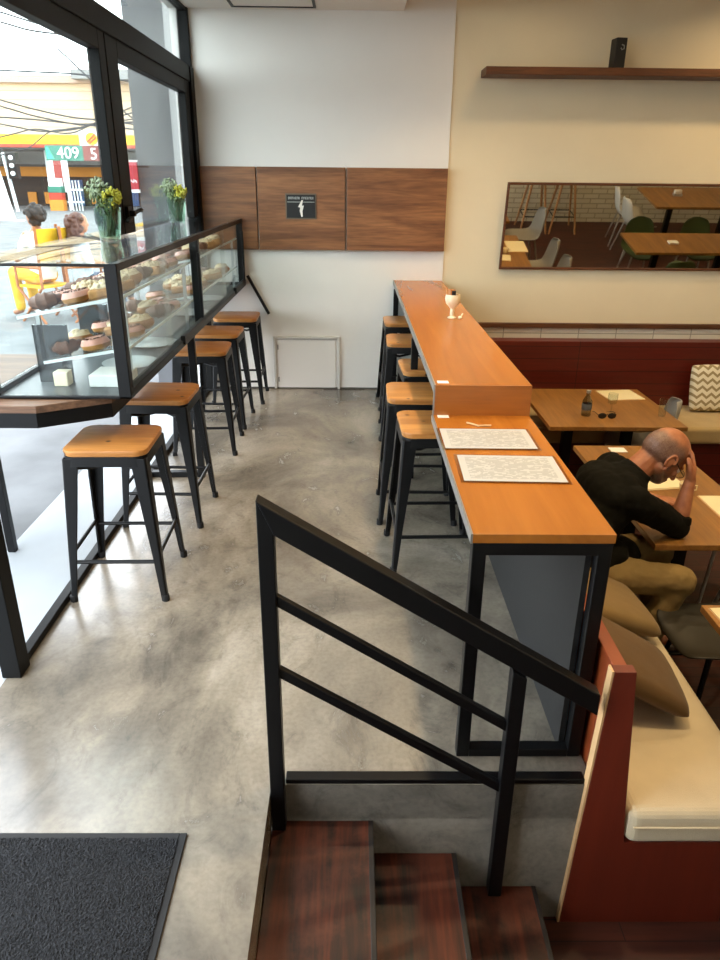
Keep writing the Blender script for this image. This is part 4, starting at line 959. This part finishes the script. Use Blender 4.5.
cabs = [[(-10.43,24.00,3.73),(-9.58,24.00,3.52),(-8.44,24.00,3.30),(-7.38,24.00,3.20)],[(-10.46,24.00,3.57),(-9.47,24.00,3.31),(-8.32,24.00,3.11),(-7.34,24.00,3.04)],
[(-10.95,25.00,3.34),(-9.73,25.00,3.27),(-8.51,25.00,3.17),(-7.63,25.00,3.21)],[(-11.43,26.00,3.21),(-10.17,26.00,3.01),(-9.03,26.00,3.08),(-7.99,26.00,3.35)],
[(-9.86,23.00,4.38),(-8.89,23.00,4.35),(-7.79,23.00,4.31),(-6.94,23.00,4.22)],[(-9.23,22.00,5.37),(-8.48,22.00,5.19),(-7.46,22.00,5.07),(-6.70,22.00,4.85)],
[(-9.19,22.00,5.59),(-8.20,22.00,5.33),(-7.43,22.00,5.25),(-6.78,22.00,5.21)],[(-5.95,20.00,3.42),(-5.66,20.00,3.15),(-5.48,20.00,3.02),(-5.31,20.00,2.94)],
[(-11.76,27.00,2.90),(-10.72,27.00,3.12),(-9.56,27.00,3.01),(-8.29,27.00,3.48)],[(-12.90,30.00,2.49),(-12.20,30.00,2.67),(-11.37,30.00,3.19),(-10.41,30.00,3.33)]]
clab = ['topmost of the sagging cables below the building front','second sagging cable below the building front','third sagging cable, nearly level with the yellow canopy','lowest sagging cable, crossing the yellow canopy','straight cable crossing the middle of the beige building','sloping cable high in the pale sky, lower of two','sloping cable high in the pale sky, upper of two','short steep cable seen through the right window leaf','cable rising to the right above the price sign','cable rising from the traffic light arm']
for cb_, lb in zip(cabs, clab):
    p = [V(a) for a in cb_]; p = [p[0] + (p[0]-p[1])*4] + p + [p[-1] + (p[-1]-p[-2])*4]
    fine = []
    for i in range(len(p)-1):
        p0_, p1_, p2_, p3_ = p[max(i-1,0)], p[i], p[i+1], p[min(i+2,len(p)-1)]
        for k in range(6):
            t = k/6; fine.append(.5*((2*p1_)+(p2_-p0_)*t+(2*p0_-5*p1_+4*p2_-p3_)*t*t+(3*p1_-p0_-3*p2_+p3_)*t**3))
    fine.append(p[-1])
    tag(MB().tube(fine, .022, 6).build('overhead_cable', M['cable'], smooth=True), lb, 'cable', 'overhead cables over the street')

def street_person(x, y, zg, label, top, hairm, hair_kind, face, legs, sit=True):
    """seated on a chair, facing angle 'face' (0 = +X, pi/2 = away)"""
    t = thing('person', label, 'person', (x,y,zg), face, 'people sitting on the pavement')
    bo = MB(); hz = 1.245; up_ = 0 if sit else .34
    bo.ell((.01,0,hz), (.095,.075,.115), None, 20, 14); bo.ell((.045,0,hz-.06), (.055,.05,.06), None, 16, 10); bo.chain([(.095,0,hz),(.108,0,hz-.03)], [.010,.013])
    for sg in (-1,1): bo.ell((0,sg*.075,hz-.015), (.02,.008,.03), None, 10, 8)
    bo.cap((-.01,0,hz-.08),(-.02,0,1.05),.05,.055); bo.chain([(-.02,0,1.05),(-.03,0,.75),(-.02,0,.55)], [.08,.11,.12])
    for sg in (-1,1):
        bo.chain([(-.02,sg*.17,1.02),(.05,sg*.22,.78),(.25,sg*.15,.72)], [.05,.042,.034]); bo.cap((-.02,0,1.02),(-.02,sg*.17,1.02),.06,.05)
        for k in range(4): bo.chain([(.25,sg*.15,.72),(.31,sg*(.12+.02*k),.72),(.35,sg*(.12+.02*k),.705)], [.02,.010,.008], 8)
        bo.chain([(.25,sg*.15,.72),(.29,sg*.105,.73)], [.018,.010], 8)
        bo.chain([(-.02,sg*.09,.54),(.40,sg*.11,.54),(.38,sg*.11,.08),(.50,sg*.11,.04)] if sit else [(-.02,sg*.09,.54),(.01,sg*.10,.12),(-.01,sg*.11,-.27),(.12,sg*.11,-.31)], [.085,.06,.04,.035])
    bo.build('body', M['skin2'], t, voxel=.010, relax=2)
    g_ = MB(); spine_loft(g_, [((-.02,0,.50),.17,.12),((-.03,0,.62),.17,.125),((-.03,0,.85),.19,.125),((-.02,0,1.0),.19,.11),((-.02,0,1.07),.10,.075)], V((0,1,0)))
    for sg in (-1,1): g_.chain([(-.02,sg*.15,1.0),(.01,sg*.205,.90),(.05,sg*.22,.78)], [.075,.065,.055])
    g_.build('shirt', top, t, voxel=.012, relax=3)
    l_ = MB()
    for sg in (-1,1): l_.chain([(-.02,sg*.09,.54),(.40,sg*.11,.55),(.38,sg*.11,.12)] if sit else [(-.02,sg*.09,.54),(.01,sg*.10,.12),(-.01,sg*.11,-.22)], [.105,.078,.06])
    l_.build('trousers', legs, t, voxel=.012, relax=2)
    hr = MB()
    hr.ell((-.025,0,hz+.025), (.105,.092,.105), None, 20, 14)
    if hair_kind == 'curly':
        random.seed(8)
        for k in range(60):
            d = V((random.gauss(-.4,1),random.gauss(0,1),random.gauss(.2,1))).normalized()
            if d.x > .5: continue
            hr.ell(V((-.03,0,hz+.01)) + V((d.x*.115,d.y*.115,d.z*.12)), .032, None, 8, 6)
    else:
        hr.chain([(-.05,.04,hz),(-.08,.07,hz-.14),(-.07,.085,hz-.24)], [.06,.055,.04]); hr.chain([(-.05,-.04,hz),(-.08,-.07,hz-.14),(-.07,-.085,hz-.24)], [.06,.055,.04]); hr.cap((-.07,0,hz),(-.10,0,hz-.22),.09,.07); random.seed(6)
        for k in range(46):
            a = random.uniform(.6,5.6); z_ = random.uniform(-.27,.09); hr.ell((-.045+.105*math.cos(a),.112*math.sin(a),hz+z_), .032, None, 8, 6)
    hr.build('hair', hairm, t, voxel=.010, relax=1)
    for sg in (-1,1): MB().ell((.085,sg*.03,hz+.005), .010, None, 10, 6).build('eye', M['dark'], t, smooth=True)
    t.location.z += up_
    return t
def canvas_chair(x, y, zg, rz, label, mat):
    t = thing('folding_chair', label, 'chair', (x,y,zg), rz, 'folding chairs on the pavement')
    MB().bb(-.22,.24,-.24,.24,.43,.45).build('seat', mat, t)
    MB().rings([[V((-.25-.02*math.cos(k*PI/8-PI/2),-.25+.5*k/8,z)) for k in range(9)] for z in (.76,1.13)], cap=False, close=False).build('backrest', mat, t, solid=.012)
    for sg in (-1,1):
        MB().tube([(-.24,sg*.25,.43),(-.26,sg*.25,1.16)], .018, 8).build('back_post', M['chairwood'], t, smooth=True)
        MB().tube([(-.25,sg*.25,.68),(.24,sg*.25,.68)], .018, 8).build('armrest', M['chairwood'], t, smooth=True)
        MB().tube([(.22,sg*.25,.68),(.22,sg*.25,.43),(-.22,sg*.25,0)], .016, 8).build('leg', M['chairwood'], t, smooth=True)
        MB().tube([(-.22,sg*.25,.43),(.22,sg*.25,0)], .016, 8).build('leg', M['chairwood'], t, smooth=True)
    return t
zg = -.03
canvas_chair(-3.90,9.45,zg,math.radians(150),'yellow canvas folding chair holding the dark-haired person',M['yellow'])
canvas_chair(-3.42,9.55,zg,math.radians(25),'dark canvas folding chair under the woman with brown hair',M['navy'])
street_person(-3.95,9.50,zg+.02,'person with dark curly hair and white top, back to us, in yellow chair',M['shirt_white'],M['hair_dark'],'curly',math.radians(150),M['yellow'])
street_person(-3.42,9.55,zg-.06,'woman with long brown hair and pale top, in profile outside the window',M['blouse'],M['hair_brown'],'long',math.radians(25),M['denim'])
street_person(-3.40,10.9,zg,'person in navy standing behind the flowers outside the window',M['navy'],M['hair_dark'],'curly',math.radians(95),M['navy'],False)

# ------------------------------------------------------------------ light
wd = bpy.data.worlds.new('overcast'); bpy.context.scene.world = wd; wd.use_nodes = True
bg = wd.node_tree.nodes['Background']; bg.inputs[0].default_value = (.88,.945,1,1); bg.inputs[1].default_value = 7.4
def area(name, loc, size, power, col, rot=(0,0,0), spread=180):
    l = bpy.data.lights.new(name, 'AREA'); l.shape = 'DISK'; l.size = size; l.energy = power; l.color = col; l.spread = math.radians(spread)
    o = bpy.data.objects.new(name, l); C.objects.link(o); o.location = loc; o.rotation_euler = rot; return o
WARM = (1.0,.72,.38)
for x, y, p in ((1.75,2.3,11),(1.75,4.2,11),(3.6,2.6,11),(3.6,4.6,9),(1.3,5.3,4),(3.0,5.3,12),(4.9,1.6,9),(3.0,1.2,8)):
    area('dining_lamp', (x,y,3.18), .14, p, WARM, spread=140)
for y in (2.2,3.6,5.0): area('bar_lamp', (.62,y,3.18), .14, 9, (1.0,.74,.42), spread=95)
for y in (.4, 2.4,4.4): area('ceiling_fill', (-.35,y,2.80), .3, 1.5, (1.0,.93,.84))  # added soft neutral fill, not known fittings of the room

# ------------------------------------------------------------------ camera
cam = bpy.data.cameras.new('camera'); co = bpy.data.objects.new('camera', cam); C.objects.link(co)
cam.sensor_fit = 'VERTICAL'; cam.sensor_height = 24.0; cam.lens = 24.0*720/960; cam.clip_end = 300
p_, yw, ro = .397, .0124, .0100
fw = V((0, math.cos(p_), -math.sin(p_))); rt = V((1,0,0)); up = V((0, math.sin(p_), math.cos(p_)))
Rz = Matrix(((math.cos(yw), math.sin(yw), 0), (-math.sin(yw), math.cos(yw), 0), (0,0,1)))
fw, rt, up = Rz @ fw, Rz @ rt, Rz @ up
r2 = rt*math.cos(ro) + up*math.sin(ro); u2 = -rt*math.sin(ro) + up*math.cos(ro)
mm = Matrix((r2, u2, -fw)).transposed().to_4x4(); mm.translation = V((0,0,1.7)); co.matrix_world = mm
sc = bpy.context.scene; sc.camera = co
vs = sc.view_settings; vs.view_transform = 'Standard'; vs.look = 'None'; vs.gamma = 1; vs.exposure = 0.13; vs.use_curve_mapping = False
sc.cycles.max_bounces = 12; sc.cycles.transparent_max_bounces = 32; sc.cycles.diffuse_bounces = 5; sc.cycles.glossy_bounces = 5
sc.cycles.caustics_reflective = False; sc.cycles.caustics_refractive = False; sc.cycles.sample_clamp_indirect = 6
sc.cycles.use_denoising = True
